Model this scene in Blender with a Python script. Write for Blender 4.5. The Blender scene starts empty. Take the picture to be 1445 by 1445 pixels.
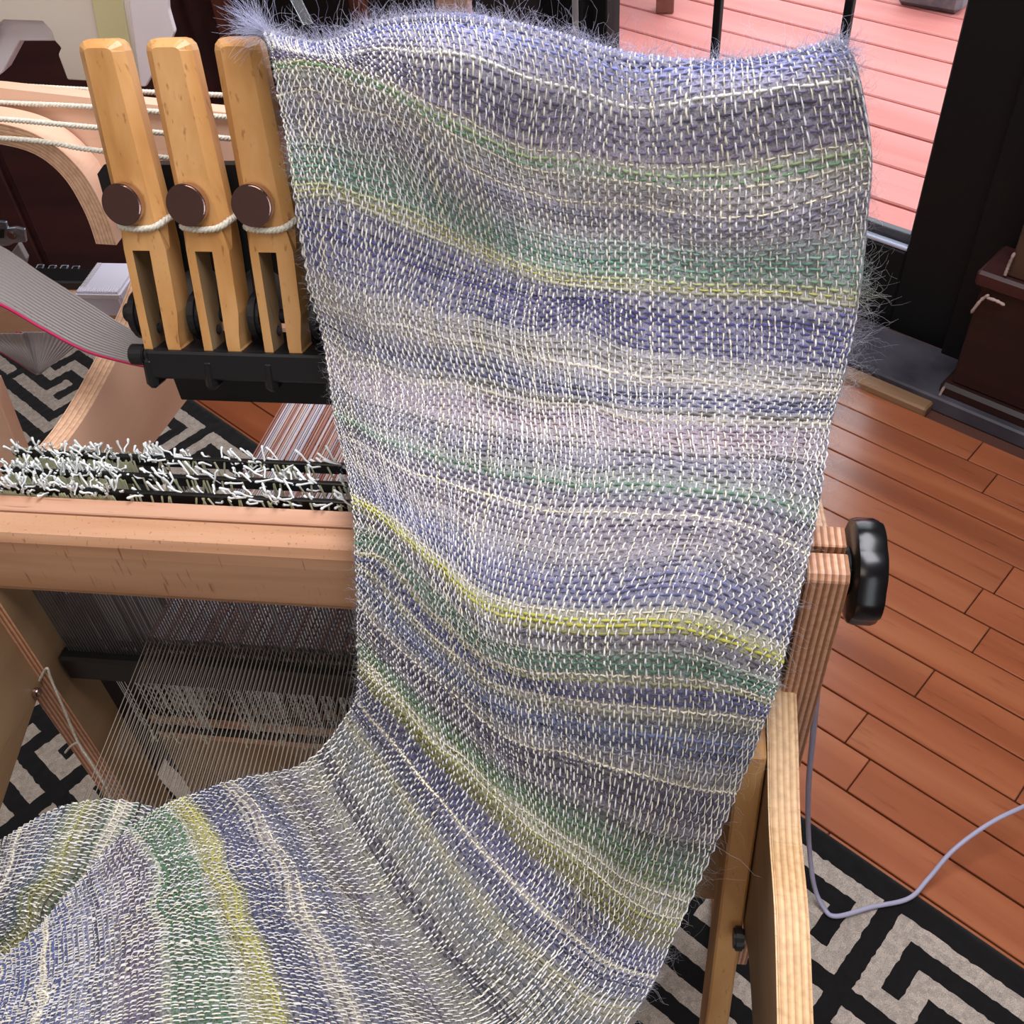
import bpy, bmesh, math, random
import numpy as np
from mathutils import Vector, Matrix
random.seed(7); rng = np.random.default_rng(11)
scene = bpy.context.scene
COL = scene.collection
H = 1.5                                   # height of the lens above the floor
# ------------------------------------------------------------------ camera
PITCH, ROLL, YAW, FPX, CEN = math.radians(45.7), math.radians(-5.0), math.radians(10.7), 1445.0, 722.5
FWD = np.array([-math.sin(YAW)*math.cos(PITCH), math.cos(YAW)*math.cos(PITCH), -math.sin(PITCH)])
r0 = np.array([math.cos(YAW), math.sin(YAW), 0.0]); u0 = np.cross(r0, FWD)
RGT = math.cos(ROLL)*r0 + math.sin(ROLL)*u0
UPV = -math.sin(ROLL)*r0 + math.cos(ROLL)*u0
cam_d = bpy.data.cameras.new('camera'); cam = bpy.data.objects.new('camera', cam_d); COL.objects.link(cam)
cam_d.sensor_width = 36; cam_d.lens = 36*FPX/1445.0; cam_d.clip_start = 0.02; cam_d.clip_end = 200
cam.matrix_world = Matrix(((RGT[0], UPV[0], -FWD[0], 0), (RGT[1], UPV[1], -FWD[1], 0), (RGT[2], UPV[2], -FWD[2], H), (0, 0, 0, 1)))
cam_d.dof.use_dof = False
scene.camera = cam
# ------------------------------------------------------------------ view, sky, light
vs = scene.view_settings
vs.view_transform = 'Standard'; vs.look = 'None'; vs.gamma = 1; vs.exposure = 0.0; vs.use_curve_mapping = False
world = bpy.data.worlds.new('overcast_sky'); scene.world = world; world.use_nodes = True
bgn = world.node_tree.nodes['Background']; bgn.inputs['Color'].default_value = (0.86, 0.93, 1.0, 1); bgn.inputs['Strength'].default_value = 2.9
BA = math.radians(54.7)
NV = np.array([math.cos(BA), math.sin(BA), 0.0])      # straight out through the glass door
BV = np.array([-math.sin(BA), math.cos(BA), 0.0])     # along the floor boards

def area_light(name, loc, target, sx, sy, power, color):
    l = bpy.data.lights.new(name, 'AREA'); l.shape = 'RECTANGLE'; l.size = sx; l.size_y = sy; l.energy = power; l.color = color
    o = bpy.data.objects.new(name, l); COL.objects.link(o); o.location = loc
    o.rotation_euler = (Vector(target)-Vector(loc)).to_track_quat('-Z', 'Y').to_euler()
    return o
area_light('overhead_fill', (0.10, 0.72, 2.55), (-0.1, 0.65, 0.9), 1.6, 1.1, 64, (0.95, 0.94, 1.0))  # added fill from overhead; the ceiling above it has no opening
area_light('window_daylight', (-2.4, 0.3, 2.0), (-0.2, 0.5, 0.9), 1.4, 1.3, 11, (1.0, 0.94, 0.88))
area_light('ceiling_lamp', (-0.6, -0.9, 2.5), (-0.1, 0.5, 0.7), 0.9, 0.9, 11, (1.0, 0.88, 0.72))

# ------------------------------------------------------------------ pixel helpers (photo 1445 px) -> points at a true depth
def ray(px, py): return FWD + RGT*(px-CEN)/FPX - UPV*(py-CEN)/FPX
def fix(d): return np.array([d[0], d[1], d[2]+H])
def at_y(px, py, y): d = ray(px, py); return fix(d*(y/d[1]))
def at_x(px, py, x): d = ray(px, py); return fix(d*(x/d[0]))
def at_z(px, py, z): d = ray(px, py); return fix(d*((z-H)/d[2]))
def at_n(px, py, n): d = ray(px, py); return fix(d*(n/d.dot(NV)))
def at_d(px, py, D): return fix(ray(px, py)*D)
def nb(n, b, z): return NV*n + BV*b + np.array([0, 0, z])

# ------------------------------------------------------------------ materials
def lin(c):
    return tuple(((v/255)/12.92 if v/255 <= 0.04045 else ((v/255+0.055)/1.055)**2.4) for v in c)+(1.0,)
def mat(name, rgb=None, rough=0.5, metal=0.0, spec=0.5, **kw):
    m = bpy.data.materials.new(name); m.use_nodes = True
    p = m.node_tree.nodes['Principled BSDF']
    if rgb is not None: p.inputs['Base Color'].default_value = lin(rgb)
    p.inputs['Roughness'].default_value = rough; p.inputs['Metallic'].default_value = metal
    p.inputs['Specular IOR Level'].default_value = spec
    for k, v in kw.items(): p.inputs[k.replace('_', ' ')].default_value = v
    return m
def N(m, t, **kw):
    n = m.node_tree.nodes.new(t)
    for k, v in kw.items(): setattr(n, k, v)
    return n
def L(m, a, b): m.node_tree.links.new(a, b)
def P(m): return m.node_tree.nodes['Principled BSDF']
def ramp(m, stops):
    r = N(m, 'ShaderNodeValToRGB'); e = r.color_ramp.elements
    while len(e) < len(stops): e.new(0.5)
    for el, (p, c) in zip(e, stops): el.position = p; el.color = lin(c)
    return r
def bump(m, src, strength, dist=0.001):
    b = N(m, 'ShaderNodeBump'); b.inputs['Strength'].default_value = strength; b.inputs['Distance'].default_value = dist
    L(m, src, b.inputs['Height']); L(m, b.outputs['Normal'], P(m).inputs['Normal'])
def wood(name, dark, mid, light, axis=0, scale=1.0, rough=0.45, rnd=0.0, fleck=0.35, faxis=None):
    """grain stretched along one object axis, with short pore flecks"""
    m = mat(name, rough=rough)
    tc = N(m, 'ShaderNodeTexCoord'); mp = N(m, 'ShaderNodeMapping')
    s = [38*scale]*3; s[axis] = 3*scale; mp.inputs['Scale'].default_value = s
    src = tc.outputs['Object']
    if rnd:
        oi = N(m, 'ShaderNodeObjectInfo'); ad = N(m, 'ShaderNodeVectorMath', operation='MULTIPLY_ADD')
        L(m, oi.outputs['Random'], ad.inputs[0]); ad.inputs[1].default_value = (7, 5, 3); L(m, src, ad.inputs[2]); src = ad.outputs[0]
    L(m, src, mp.inputs['Vector'])
    n1 = N(m, 'ShaderNodeTexNoise'); n1.inputs['Scale'].default_value = 1.0; n1.inputs['Detail'].default_value = 5; n1.inputs['Distortion'].default_value = 0.4
    L(m, mp.outputs[0], n1.inputs['Vector'])
    r = ramp(m, [(0.3, dark), (0.5, mid), (0.72, light)]); L(m, n1.outputs['Fac'], r.inputs['Fac'])
    mp2 = N(m, 'ShaderNodeMapping'); s2 = [300*scale]*3; s2[axis if faxis is None else faxis] = 30*scale; mp2.inputs['Scale'].default_value = s2; L(m, src, mp2.inputs['Vector'])
    n2 = N(m, 'ShaderNodeTexNoise'); n2.inputs['Scale'].default_value = 1.0; n2.inputs['Detail'].default_value = 2; L(m, mp2.outputs[0], n2.inputs['Vector'])
    r2 = ramp(m, [(0.0, (255, 255, 255)), (0.64, (255, 255, 255)), (0.72, (150, 110, 80))]); L(m, n2.outputs['Fac'], r2.inputs['Fac'])
    mx = N(m, 'ShaderNodeMixRGB', blend_type='MULTIPLY'); mx.inputs['Fac'].default_value = fleck
    L(m, r.outputs[0], mx.inputs[1]); L(m, r2.outputs[0], mx.inputs[2])
    out = mx.outputs[0]
    if rnd:
        mm = N(m, 'ShaderNodeMapRange'); mm.inputs['To Min'].default_value = 1-rnd; mm.inputs['To Max'].default_value = 1+rnd*0.6
        oi2 = N(m, 'ShaderNodeObjectInfo'); L(m, oi2.outputs['Random'], mm.inputs['Value'])
        vm = N(m, 'ShaderNodeVectorMath', operation='SCALE'); L(m, out, vm.inputs[0]); L(m, mm.outputs[0], vm.inputs['Scale']); out = vm.outputs[0]
    L(m, out, P(m).inputs['Base Color']); bump(m, n1.outputs['Fac'], 0.12)
    return m
def ply(name, stops, count, axis=None, attr=None, span=(0, 1)):
    """plywood: plies counted across one object axis, or across a point attribute 0..1"""
    m = mat(name, rough=0.5)
    if attr:
        a = N(m, 'ShaderNodeAttribute', attribute_name=attr); v = a.outputs['Fac']
    else:
        tc = N(m, 'ShaderNodeTexCoord'); sp = N(m, 'ShaderNodeSeparateXYZ'); L(m, tc.outputs['Object'], sp.inputs[0]); v = sp.outputs[axis]
    mr = N(m, 'ShaderNodeMapRange', clamp=False); mr.inputs['From Min'].default_value = span[0]; mr.inputs['From Max'].default_value = span[1]
    mr.inputs['To Max'].default_value = count; L(m, v, mr.inputs['Value'])
    tc2 = N(m, 'ShaderNodeTexCoord'); nz = N(m, 'ShaderNodeTexNoise'); nz.inputs['Scale'].default_value = 26; nz.inputs['Detail'].default_value = 4; L(m, tc2.outputs['Object'], nz.inputs['Vector'])
    ad = N(m, 'ShaderNodeMath', operation='MULTIPLY_ADD'); ad.inputs[1].default_value = 0.22; L(m, nz.outputs['Fac'], ad.inputs[0]); L(m, mr.outputs[0], ad.inputs[2])
    fr = N(m, 'ShaderNodeMath', operation='FRACT'); L(m, ad.outputs[0], fr.inputs[0])
    r = ramp(m, stops); L(m, fr.outputs[0], r.inputs['Fac'])
    nz2 = N(m, 'ShaderNodeTexNoise'); nz2.inputs['Scale'].default_value = 160; nz2.inputs['Detail'].default_value = 3; L(m, tc2.outputs['Object'], nz2.inputs['Vector'])
    r2 = ramp(m, [(0.3, (190, 175, 160)), (0.6, (255, 255, 255))]); L(m, nz2.outputs['Fac'], r2.inputs['Fac'])
    mx = N(m, 'ShaderNodeMixRGB', blend_type='MULTIPLY'); mx.inputs['Fac'].default_value = 0.45; L(m, r.outputs[0], mx.inputs[1]); L(m, r2.outputs[0], mx.inputs[2])
    L(m, mx.outputs[0], P(m).inputs['Base Color'])
    return m
def noisy(name, c1, c2, scale=40, rough=0.6, metal=0, strength=0.2, spec=0.5):
    m = mat(name, rough=rough, metal=metal, spec=spec); tc = N(m, 'ShaderNodeTexCoord'); n = N(m, 'ShaderNodeTexNoise')
    n.inputs['Scale'].default_value = scale; n.inputs['Detail'].default_value = 4; L(m, tc.outputs['Object'], n.inputs['Vector'])
    r = ramp(m, [(0.3, c1), (0.7, c2)]); L(m, n.outputs['Fac'], r.inputs['Fac']); L(m, r.outputs[0], P(m).inputs['Base Color'])
    if strength: bump(m, n.outputs['Fac'], strength)
    return m
def attr_col(name, rough=0.8, sheen=0.0, sub=0.0, grain=0.0):
    m = mat(name, rough=rough, spec=0.25); a = N(m, 'ShaderNodeAttribute', attribute_name='Col')
    out = a.outputs['Color']
    if grain:
        tc = N(m, 'ShaderNodeTexCoord'); n = N(m, 'ShaderNodeTexNoise'); n.inputs['Scale'].default_value = 700; n.inputs['Detail'].default_value = 2
        L(m, tc.outputs['Object'], n.inputs['Vector']); r = ramp(m, [(0.3, (255-grain,)*3), (0.7, (255, 255, 255))]); L(m, n.outputs['Fac'], r.inputs['Fac'])
        mx = N(m, 'ShaderNodeMixRGB', blend_type='MULTIPLY'); mx.inputs['Fac'].default_value = 1; L(m, out, mx.inputs[1]); L(m, r.outputs[0], mx.inputs[2]); out = mx.outputs[0]
    L(m, out, P(m).inputs['Base Color'])
    P(m).inputs['Sheen Weight'].default_value = sheen; P(m).inputs['Sheen Roughness'].default_value = 0.5
    return m

M = {}
M['beech'] = wood('beech_along_x', (172, 124, 98), (194, 148, 120), (206, 164, 138), 0, fleck=0.4)
M['rail'] = wood('rail_beech', (166, 120, 88), (188, 142, 108), (202, 158, 126), 0, fleck=0.55, faxis=2)
M['beech_z'] = wood('beech_along_z', (168, 116, 62), (200, 148, 88), (216, 168, 110), 2, 0.9)
M['beech_y'] = wood('beech_along_y', (150, 104, 62), (186, 138, 86), (203, 158, 106), 1)
M['beech_face'] = wood('birch_face', (150, 122, 92), (168, 140, 108), (180, 152, 120), 1, 0.4, fleck=0.15)
PS = [(0.0, (214, 172, 118)), (0.25, (230, 194, 144)), (0.5, (222, 180, 128)), (0.62, (184, 136, 86)), (0.78, (206, 160, 106)), (1.0, (214, 172, 118))]
M['ply_x'] = ply('plywood_edge', PS, 5, axis=0, span=(0.108, 0.133))
M['ply_post'] = ply('plywood_post', [(0, (206, 150, 116)), (0.4, (222, 176, 148)), (0.55, (140, 92, 60)), (0.9, (170, 116, 78)), (1, (206, 150, 116))], 6, axis=0, span=(0.0, 0.031))
M['ply_t'] = ply('bent_plywood', [(0, (222, 178, 144)), (0.4, (236, 198, 168)), (0.55, (180, 132, 98)), (0.8, (226, 184, 150)), (1, (222, 178, 144))], 6, attr='ply')
M['black'] = mat('black_plastic', (16, 16, 18), 0.45)
M['black_metal'] = mat('black_metal', (14, 14, 16), 0.35)
M['steel'] = mat('polished_dark_chrome', (196, 176, 174), 0.14, 1.0)
M['zinc'] = noisy('zinc_plate', (120, 128, 142), (190, 198, 212), 60, 0.35, 0.9)
M['grey_panel'] = mat('grey_panel', (150, 146, 148), 0.5)
M['cord'] = noisy('white_cord', (188, 180, 162), (232, 226, 210), 500, 0.7)
M['heddle'] = mat('texsolv_white', (222, 226, 224), 0.55)
M['heddle_y'] = mat('texsolv_cream', (206, 206, 172), 0.55)
M['warp_bg'] = attr_col('warp_yarn', 0.7)
M['ivory'] = noisy('ivory_plastic', (206, 196, 184), (214, 205, 192), 6, 0.45, 0, 0.0)
M['ivory_tint'] = mat('greenish_ivory_plastic', (196, 190, 146), 0.4)
M['white_plastic'] = mat('white_plastic', (226, 220, 226), 0.45)
M['clear'] = mat('clear_ribbed_plastic', (232, 230, 244), 0.3, Transmission_Weight=0.2, IOR=1.45)
M['ribbon'] = mat('grey_ribbon_insulation', (150, 143, 142), 0.34)
M['ribbon_red'] = mat('magenta_ribbon_edge', (186, 28, 84), 0.5)
M['ink'] = mat('faded_ink', (70, 66, 66), 0.7)
M['cable'] = mat('white_cable', (176, 172, 196), 0.5)
M['dark_red_wood'] = wood('dark_stained_wood', (22, 8, 5), (36, 13, 8), (50, 19, 12), 0, 0.5, 0.5)
M['maroon'] = wood('maroon_stain', (40, 16, 16), (56, 24, 22), (68, 30, 27), 0, 0.4, 0.5)
M['black_door'] = mat('black_door_paint', (12, 12, 13), 0.55, spec=0.3)
M['wall'] = noisy('dark_wall_paint', (38, 30, 30), (44, 36, 35), 5, 0.8, 0, 0.05)
M['plaster'] = noisy('warm_plaster', (132, 106, 96), (142, 114, 104), 5, 0.85, 0, 0.05)
M['silver_trim'] = mat('silver_glazing_bead', (196, 202, 222), 0.3, 0.6)
M['slate'] = noisy('slate_sill', (48, 46, 52), (84, 80, 88), 9, 0.3, 0, 0.15)
M['nosing'] = wood('pale_nosing', (110, 80, 56), (140, 106, 76), (160, 124, 92), 0, 0.6)
M['chip'] = noisy('bare_chipped_edge', (140, 118, 108), (196, 174, 164), 60, 0.8)
M['floor'] = wood('cherry_floor', (146, 78, 46), (168, 94, 58), (184, 112, 72), 0, 0.35, 0.30, rnd=0.12, fleck=0.3)
M['joint'] = mat('dark_floor_joint', (84, 48, 36), 0.8)
M['deck'] = wood('red_deck_stain', (192, 112, 104), (204, 124, 116), (212, 134, 126), 0, 0.2, 0.7, rnd=0.05, fleck=0.1)
M['under'] = mat('deck_gap_base', (70, 28, 24), 0.9)  # dark red-brown base seen between the deck boards
M['planter'] = noisy('grey_planter', (92, 88, 94), (120, 114, 118), 30, 0.8)
M['rug'] = attr_col('rug_pile', 0.95, 0.2, 0, 70)
M['glass'] = mat('door_glass', (255, 255, 255), 0.0, Transmission_Weight=1.0, IOR=1.0)
P(M['glass']).inputs['IOR'].default_value = 1.04
M['cloth'] = attr_col('mohair_ground', 0.9, 0.4, 0, 90)
M['weft'] = attr_col('mohair_weft', 0.9, 0.35)
M['warp'] = attr_col('cream_warp', 0.75, 0.2)
M['hair'] = attr_col('mohair_hair', 0.6, 0.3)
# cracked clear-coat effect on floor gloss
P(M['floor']).inputs['Coat Weight'].default_value = 0.9; P(M['floor']).inputs['Coat Roughness'].default_value = 0.22

# ------------------------------------------------------------------ object helpers
def link(name, me, m, parent=None, kind=None):
    o = bpy.data.objects.new(name, me); COL.objects.link(o)
    if m is not None:
        for k in (m if isinstance(m, (list, tuple)) else [m]): me.materials.append(k)
    if parent is not None:
        o.parent = parent
        q = parent; T = Matrix.Translation((0, 0, 0)); chain = []
        while q is not None: chain.append(q); q = q.parent
        W = Matrix.Identity(4)
        for q in reversed(chain): W = W @ q.matrix_parent_inverse @ q.matrix_basis
        o.matrix_parent_inverse = W.inverted()
    if kind: o['kind'] = kind
    return o
def tag(o, label, cat, group=None):
    o['label'] = label; o['category'] = cat
    if group: o['group'] = group
    return o
def root(name, loc, label, cat, group=None):
    o = bpy.data.objects.new(name, None); COL.objects.link(o); o.location = tuple(loc); o.empty_display_size = 0.05
    return tag(o, label, cat, group)
def from_bm(name, bm, m, parent=None, kind=None, smooth=False):
    bmesh.ops.recalc_face_normals(bm, faces=bm.faces)
    me = bpy.data.meshes.new(name); bm.to_mesh(me); bm.free()
    if smooth: me.shade_smooth()
    return link(name, me, m, parent, kind)
def np_mesh(name, V, F, col=None, smooth=True, attr=None):
    V = np.asarray(V, np.float32); F = np.asarray(F, np.int32); me = bpy.data.meshes.new(name)
    k = F.shape[1]
    me.vertices.add(len(V)); me.vertices.foreach_set('co', V.ravel())
    me.loops.add(F.size); me.loops.foreach_set('vertex_index', F.ravel())
    me.polygons.add(len(F)); me.polygons.foreach_set('loop_start', np.arange(0, F.size, k, dtype=np.int32))
    me.polygons.foreach_set('use_smooth', np.full(len(F), smooth))
    me.update(calc_edges=True)
    if col is not None:
        a = me.attributes.new('Col', 'FLOAT_COLOR', 'POINT'); c = np.ones((len(V), 4), np.float32); c[:, :3] = col; a.data.foreach_set('color', c.ravel())
    if attr:
        for nm, val in attr.items():
            a = me.attributes.new(nm, 'FLOAT', 'POINT'); a.data.foreach_set('value', np.asarray(val, np.float32))
    return me
def box_bm(x0, x1, y0, y1, z0, z1, bev=0.002, seg=1):
    bm = bmesh.new(); bmesh.ops.create_cube(bm, size=1)
    for v in bm.verts:
        v.co = ((x0+x1)/2+v.co.x*(x1-x0), (y0+y1)/2+v.co.y*(y1-y0), (z0+z1)/2+v.co.z*(z1-z0))
    if bev: bmesh.ops.bevel(bm, geom=bm.edges[:], offset=bev, segments=seg, affect='EDGES', clamp_overlap=True)
    return bm
def box(name, x0, x1, y0, y1, z0, z1, m, parent=None, bev=0.002, seg=1, kind=None):
    return from_bm(name, box_bm(x0, x1, y0, y1, z0, z1, bev, seg), m, parent, kind)
def nbox(name, n0, n1, b0, b1, z0, z1, m, parent=None, bev=0.002, kind=None, local=None):
    """box along the door-wall axes; object x runs along the boards"""
    bm = box_bm(b0, b1, -n1, -n0, z0, z1, bev)        # local x = b, local y = -n
    o = from_bm(name, bm, m, None, kind)
    o.matrix_world = Matrix(((BV[0], -NV[0], 0, 0), (BV[1], -NV[1], 0, 0), (0, 0, 1, 0), (0, 0, 0, 1)))
    if parent is not None:
        o.parent = parent; o.matrix_parent_inverse = Matrix.Translation(-Vector(parent.location)) if parent.type == 'EMPTY' else parent.matrix_basis.inverted()
    return o
def prism_bm(poly, ext, bev=0.0, seg=1):
    """polygon of 3-D points extruded by the vector ext"""
    bm = bmesh.new(); a = [bm.verts.new(tuple(p)) for p in poly]; b = [bm.verts.new(tuple(np.asarray(p)+np.asarray(ext))) for p in poly]
    n = len(a); bm.faces.new(a); bm.faces.new(b[::-1])
    for i in range(n): bm.faces.new((a[i], b[i], b[(i+1) % n], a[(i+1) % n]))
    bmesh.ops.recalc_face_normals(bm, faces=bm.faces)
    if bev: bmesh.ops.bevel(bm, geom=bm.edges[:], offset=bev, segments=seg, affect='EDGES', clamp_overlap=True)
    return bm
def cyl_bm(p0, p1, r, n=24, bev=0.0, r1=None):
    p0 = Vector(p0); p1 = Vector(p1); d = p1-p0
    bm = bmesh.new(); bmesh.ops.create_cone(bm, cap_ends=True, segments=n, radius1=r, radius2=r if r1 is None else r1, depth=d.length)
    if bev: bmesh.ops.bevel(bm, geom=[e for e in bm.edges if len(e.link_faces) == 2 and any(len(f.verts) > 4 for f in e.link_faces)], offset=bev, segments=2, affect='EDGES')
    bm.transform(Matrix.Translation((p0+p1)/2) @ d.to_track_quat('Z', 'Y').to_matrix().to_4x4())
    return bm
def catmull(pts, k=12, closed=False):
    pts = np.asarray(pts, float); n = len(pts); out = []
    rngs = range(n if closed else n-1)
    for i in rngs:
        g = (lambda j: pts[j % n]) if closed else (lambda j: pts[min(max(j, 0), n-1)])
        a, b, c, d = g(i-1), g(i), g(i+1), g(i+2)
        for t in np.linspace(0, 1, k, endpoint=False):
            out.append(0.5*((2*b)+(-a+c)*t+(2*a-5*b+4*c-d)*t*t+(-a+3*b-3*c+d)*t**3))
    if not closed: out.append(pts[-1])
    return np.array(out)
def frames(path, closed=False):
    T = np.gradient(path, axis=0) if not closed else np.roll(path, -1, 0)-np.roll(path, 1, 0)
    T /= np.linalg.norm(T, axis=1)[:, None]+1e-12
    ref = np.array([0.13, 0.21, 0.97]); A = np.cross(T, ref); A /= np.linalg.norm(A, axis=1)[:, None]+1e-9
    return T, A, np.cross(A, T)
def tube_arrays(path, r, n=8, closed=False):
    path = np.asarray(path, float); T, A, B = frames(path, closed); m = len(path)
    th = np.linspace(0, 2*np.pi, n, endpoint=False); rr = np.broadcast_to(np.asarray(r, float), (m,))
    V = (path[:, None, :]+rr[:, None, None]*(np.cos(th)[None, :, None]*A[:, None, :]+np.sin(th)[None, :, None]*B[:, None, :])).reshape(-1, 3)
    i = np.arange(m if closed else m-1)[:, None]; j = np.arange(n)[None, :]; i2 = (i+1) % m; j2 = (j+1) % n
    F = np.stack([i*n+j+0*j2, i*n+j2, i2*n+j2, i2*n+j], -1).reshape(-1, 4)
    return V, F
def join(parts):
    Vs, Fs, o = [], [], 0
    for V, F in parts: Vs.append(V); Fs.append(F+o); o += len(V)
    return np.concatenate(Vs), np.concatenate(Fs)
def tube(name, path, r, m, parent=None, n=8, kind=None, closed=False):
    V, F = tube_arrays(path, r, n, closed); return link(name, np_mesh(name, V, F), m, parent, kind)
def twisted(name, path, r, m, parent=None, pitch=0.009, closed=False):
    """a laid cord: three strands wound round one another, with a core, in one mesh"""
    path = np.asarray(path, float); seg = np.linalg.norm(np.diff(path, axis=0), axis=1); s = np.concatenate([[0], np.cumsum(seg)])
    k = max(12, int(s[-1]/pitch*8)); q = np.linspace(0, s[-1], k); fine = np.stack([np.interp(q, s, path[:, c]) for c in range(3)], 1)
    T, A, B = frames(fine); parts = []
    for ph in (0, 2.094, 4.189):
        a = q/pitch*2*np.pi/1.0+ph
        parts.append(tube_arrays(fine+0.5*r*(np.cos(a)[:, None]*A+np.sin(a)[:, None]*B), 0.55*r, 5))
    V, F = join(parts); return link(name, np_mesh(name, V, F), m, parent, kind='stuff' if False else None)
def bars(segs, r, n=4):
    """many straight thin rods as one set of arrays: segs (k,2,3)"""
    segs = np.asarray(segs, float); a, b = segs[:, 0], segs[:, 1]; T = b-a; T /= np.linalg.norm(T, axis=1)[:, None]
    ref = np.tile([0.577, 0.61, 0.54], (len(a), 1)); A = np.cross(T, ref); A /= np.linalg.norm(A, axis=1)[:, None]; B = np.cross(T, A)
    th = np.linspace(0, 2*np.pi, n, endpoint=False); rr = np.broadcast_to(np.asarray(r, float), (len(a),))
    off = rr[:, None, None]*(np.cos(th)[None, :, None]*A[:, None, :]+np.sin(th)[None, :, None]*B[:, None, :])
    V = np.concatenate([a[:, None]+off, b[:, None]+off], 1).reshape(-1, 3)
    base = (np.arange(len(a))*2*n)[:, None]; j = np.arange(n)[None, :]; j2 = (j+1) % n
    F = np.stack([base+j, base+j2, base+n+j2, base+n+j], -1).reshape(-1, 4)
    return V, F

# ================================================================== THE SETTING
# floor: cherry boards laid along the door wall
fl = nbox('floor', -2.6, 2.05, -2.2, 4.0, -0.06, -0.010, M['joint'], kind='structure', bev=0)
seams = [0.66-0.0766*0]
ns = [1.8]
known = [1.797, 1.7235, 1.653, 1.581, 1.507, 1.421, 1.345, 1.273, 1.199, 1.126, 1.048, 0.972, 0.897, 0.82, 0.745, 0.67]
joints = {2: [], }
ends = {5: 0.244, 8: 0.227, 11: 0.2245, 9: 0.02, 1: -0.15, 3: 0.05, 7: -0.21, 10: -0.3, 4: -0.25, 12: -0.1}
for i in range(len(known)-1):
    n1, n0 = known[i]-0.0016, known[i+1]+0.0016
    cuts = [-2.0]; c0 = ends.get(i, 0.1*random.uniform(-4, 4))
    lst = [c0]; x = c0
    while x > -1.6: x -= random.uniform(0.42, 0.62); lst.append(x)
    x = c0
    while x < 3.4: x += random.uniform(0.45, 0.75); lst.append(x)
    lst = sorted(lst)
    for a, b in zip(lst[:-1], lst[1:]):
        o = nbox('floor_board', n0, n1, a+0.001, b-0.001, -0.012, random.uniform(-0.0006, 0.0004), M['floor'], fl, bev=0.0012)
# door sill of slate with a pale wooden nosing
nbox('trim_1', 1.835, 2.0, -1.2, 1.75, -0.01, 0.028, M['slate'], kind='structure', bev=0.004)
nbox('trim_2', 1.797, 1.8349, 0.552, 1.75, -0.01, 0.017, M['nosing'], kind='structure', bev=0.004)
# back wall with the door opening (b 0.55 .. 1.74)
wl = nbox('wall_back', 2.0, 2.12, -2.2, 0.48, -0.01, 2.6, M['wall'], kind='structure', bev=0)
nbox('wall_back', 2.0, 2.12, 1.80, 4.0, -0.01, 2.6, M['wall'], kind='structure', bev=0)
nbox('wall_back', 2.0, 2.12, 0.4801, 1.7999, 2.15, 2.6, M['wall'], kind='structure', bev=0)
nbox('ceiling', -2.6, 2.12, -2.2, 4.0, 2.6, 2.7, M['plaster'], kind='structure', bev=0)
nbox('wall_front', -2.7, -2.6, -2.2, 4.0, -0.01, 2.6, M['plaster'], kind='structure', bev=0)
nbox('wall_right', -1.2, 2.0, -2.3, -2.2, -0.01, 2.6, M['plaster'], kind='structure', bev=0)
nbox('wall_left', -2.6, 2.0, 4.0, 4.1, -0.01, 2.6, M['plaster'], kind='structure', bev=0)
# the glass door
dr = nbox('door_1', 2.02, 2.075, 0.62, 0.7615, 0.01, 2.10, M['black_door'], kind='structure', bev=0.004)     # hinge stile is the door's own mesh
nbox('stile', 2.02, 2.075, 1.615, 1.66, 0.01, 2.10, M['black_door'], dr, bev=0.003)
nbox('bottom_rail', 2.02, 2.075, 0.7615, 1.615, 0.01, 0.2141, M['black_door'], dr, bev=0.003)
nbox('top_rail', 2.02, 2.075, 0.7615, 1.615, 1.98, 2.10, M['black_door'], dr, bev=0.003)
nbox('glass_pane', 2.045, 2.051, 0.7615, 1.615, 0.2141, 1.98, M['glass'], dr, bev=0)
nbox('glazing_bead', 2.025, 2.044, 0.7616, 1.6149, 0.2142, 0.2225, M['silver_trim'], dr, bev=0.002)
nbox('sill_bead', 2.053, 2.073, 0.7616, 1.6149, 0.2142, 0.2400, mat('grey_bead', (70, 68, 74), 0.5), dr, bev=0.002)
for b in (1.012, 1.326):
    nbox('muntin', 2.053, 2.068, b-0.0095, b+0.0095, 0.2401, 1.98, M['black_door'], dr, bev=0.002)
nbox('trim_3', 1.985, 2.13, 0.4802, 0.615, -0.009, 2.149, M['black_door'], kind='structure', bev=0.003)
tr = nbox('trim_4', 1.985, 2.13, 1.665, 1.7998, -0.009, 2.149, M['black_door'], kind='structure', bev=0.003)
nbox('weather_strip', 1.980, 1.9849, 1.672, 1.690, 0.03, 2.14, M['grey_panel'], tr, bev=0.001)
# deck outside
DZ = -0.06
dk = nbox('floor_2', 2.15, 8.5, -2.0, 9.0, DZ-0.08, DZ-0.03, M['under'], kind='structure', bev=0)
dn = [2.16, 2.30, 2.47, 2.665, 2.860, 3.072, 3.26, 3.45, 3.64, 3.83, 4.02, 4.21, 4.40, 4.59, 4.78, 4.97, 5.16]
dn += [5.35+0.19*i for i in range(16)]
for a, b in zip(dn[:-1], dn[1:]):
    nbox('deck_board', a+0.006, b-0.006, -1.6, 8.8, DZ-0.03, DZ+random.uniform(-0.001, 0.001), M['deck'], dk, bev=0.004)

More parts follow.
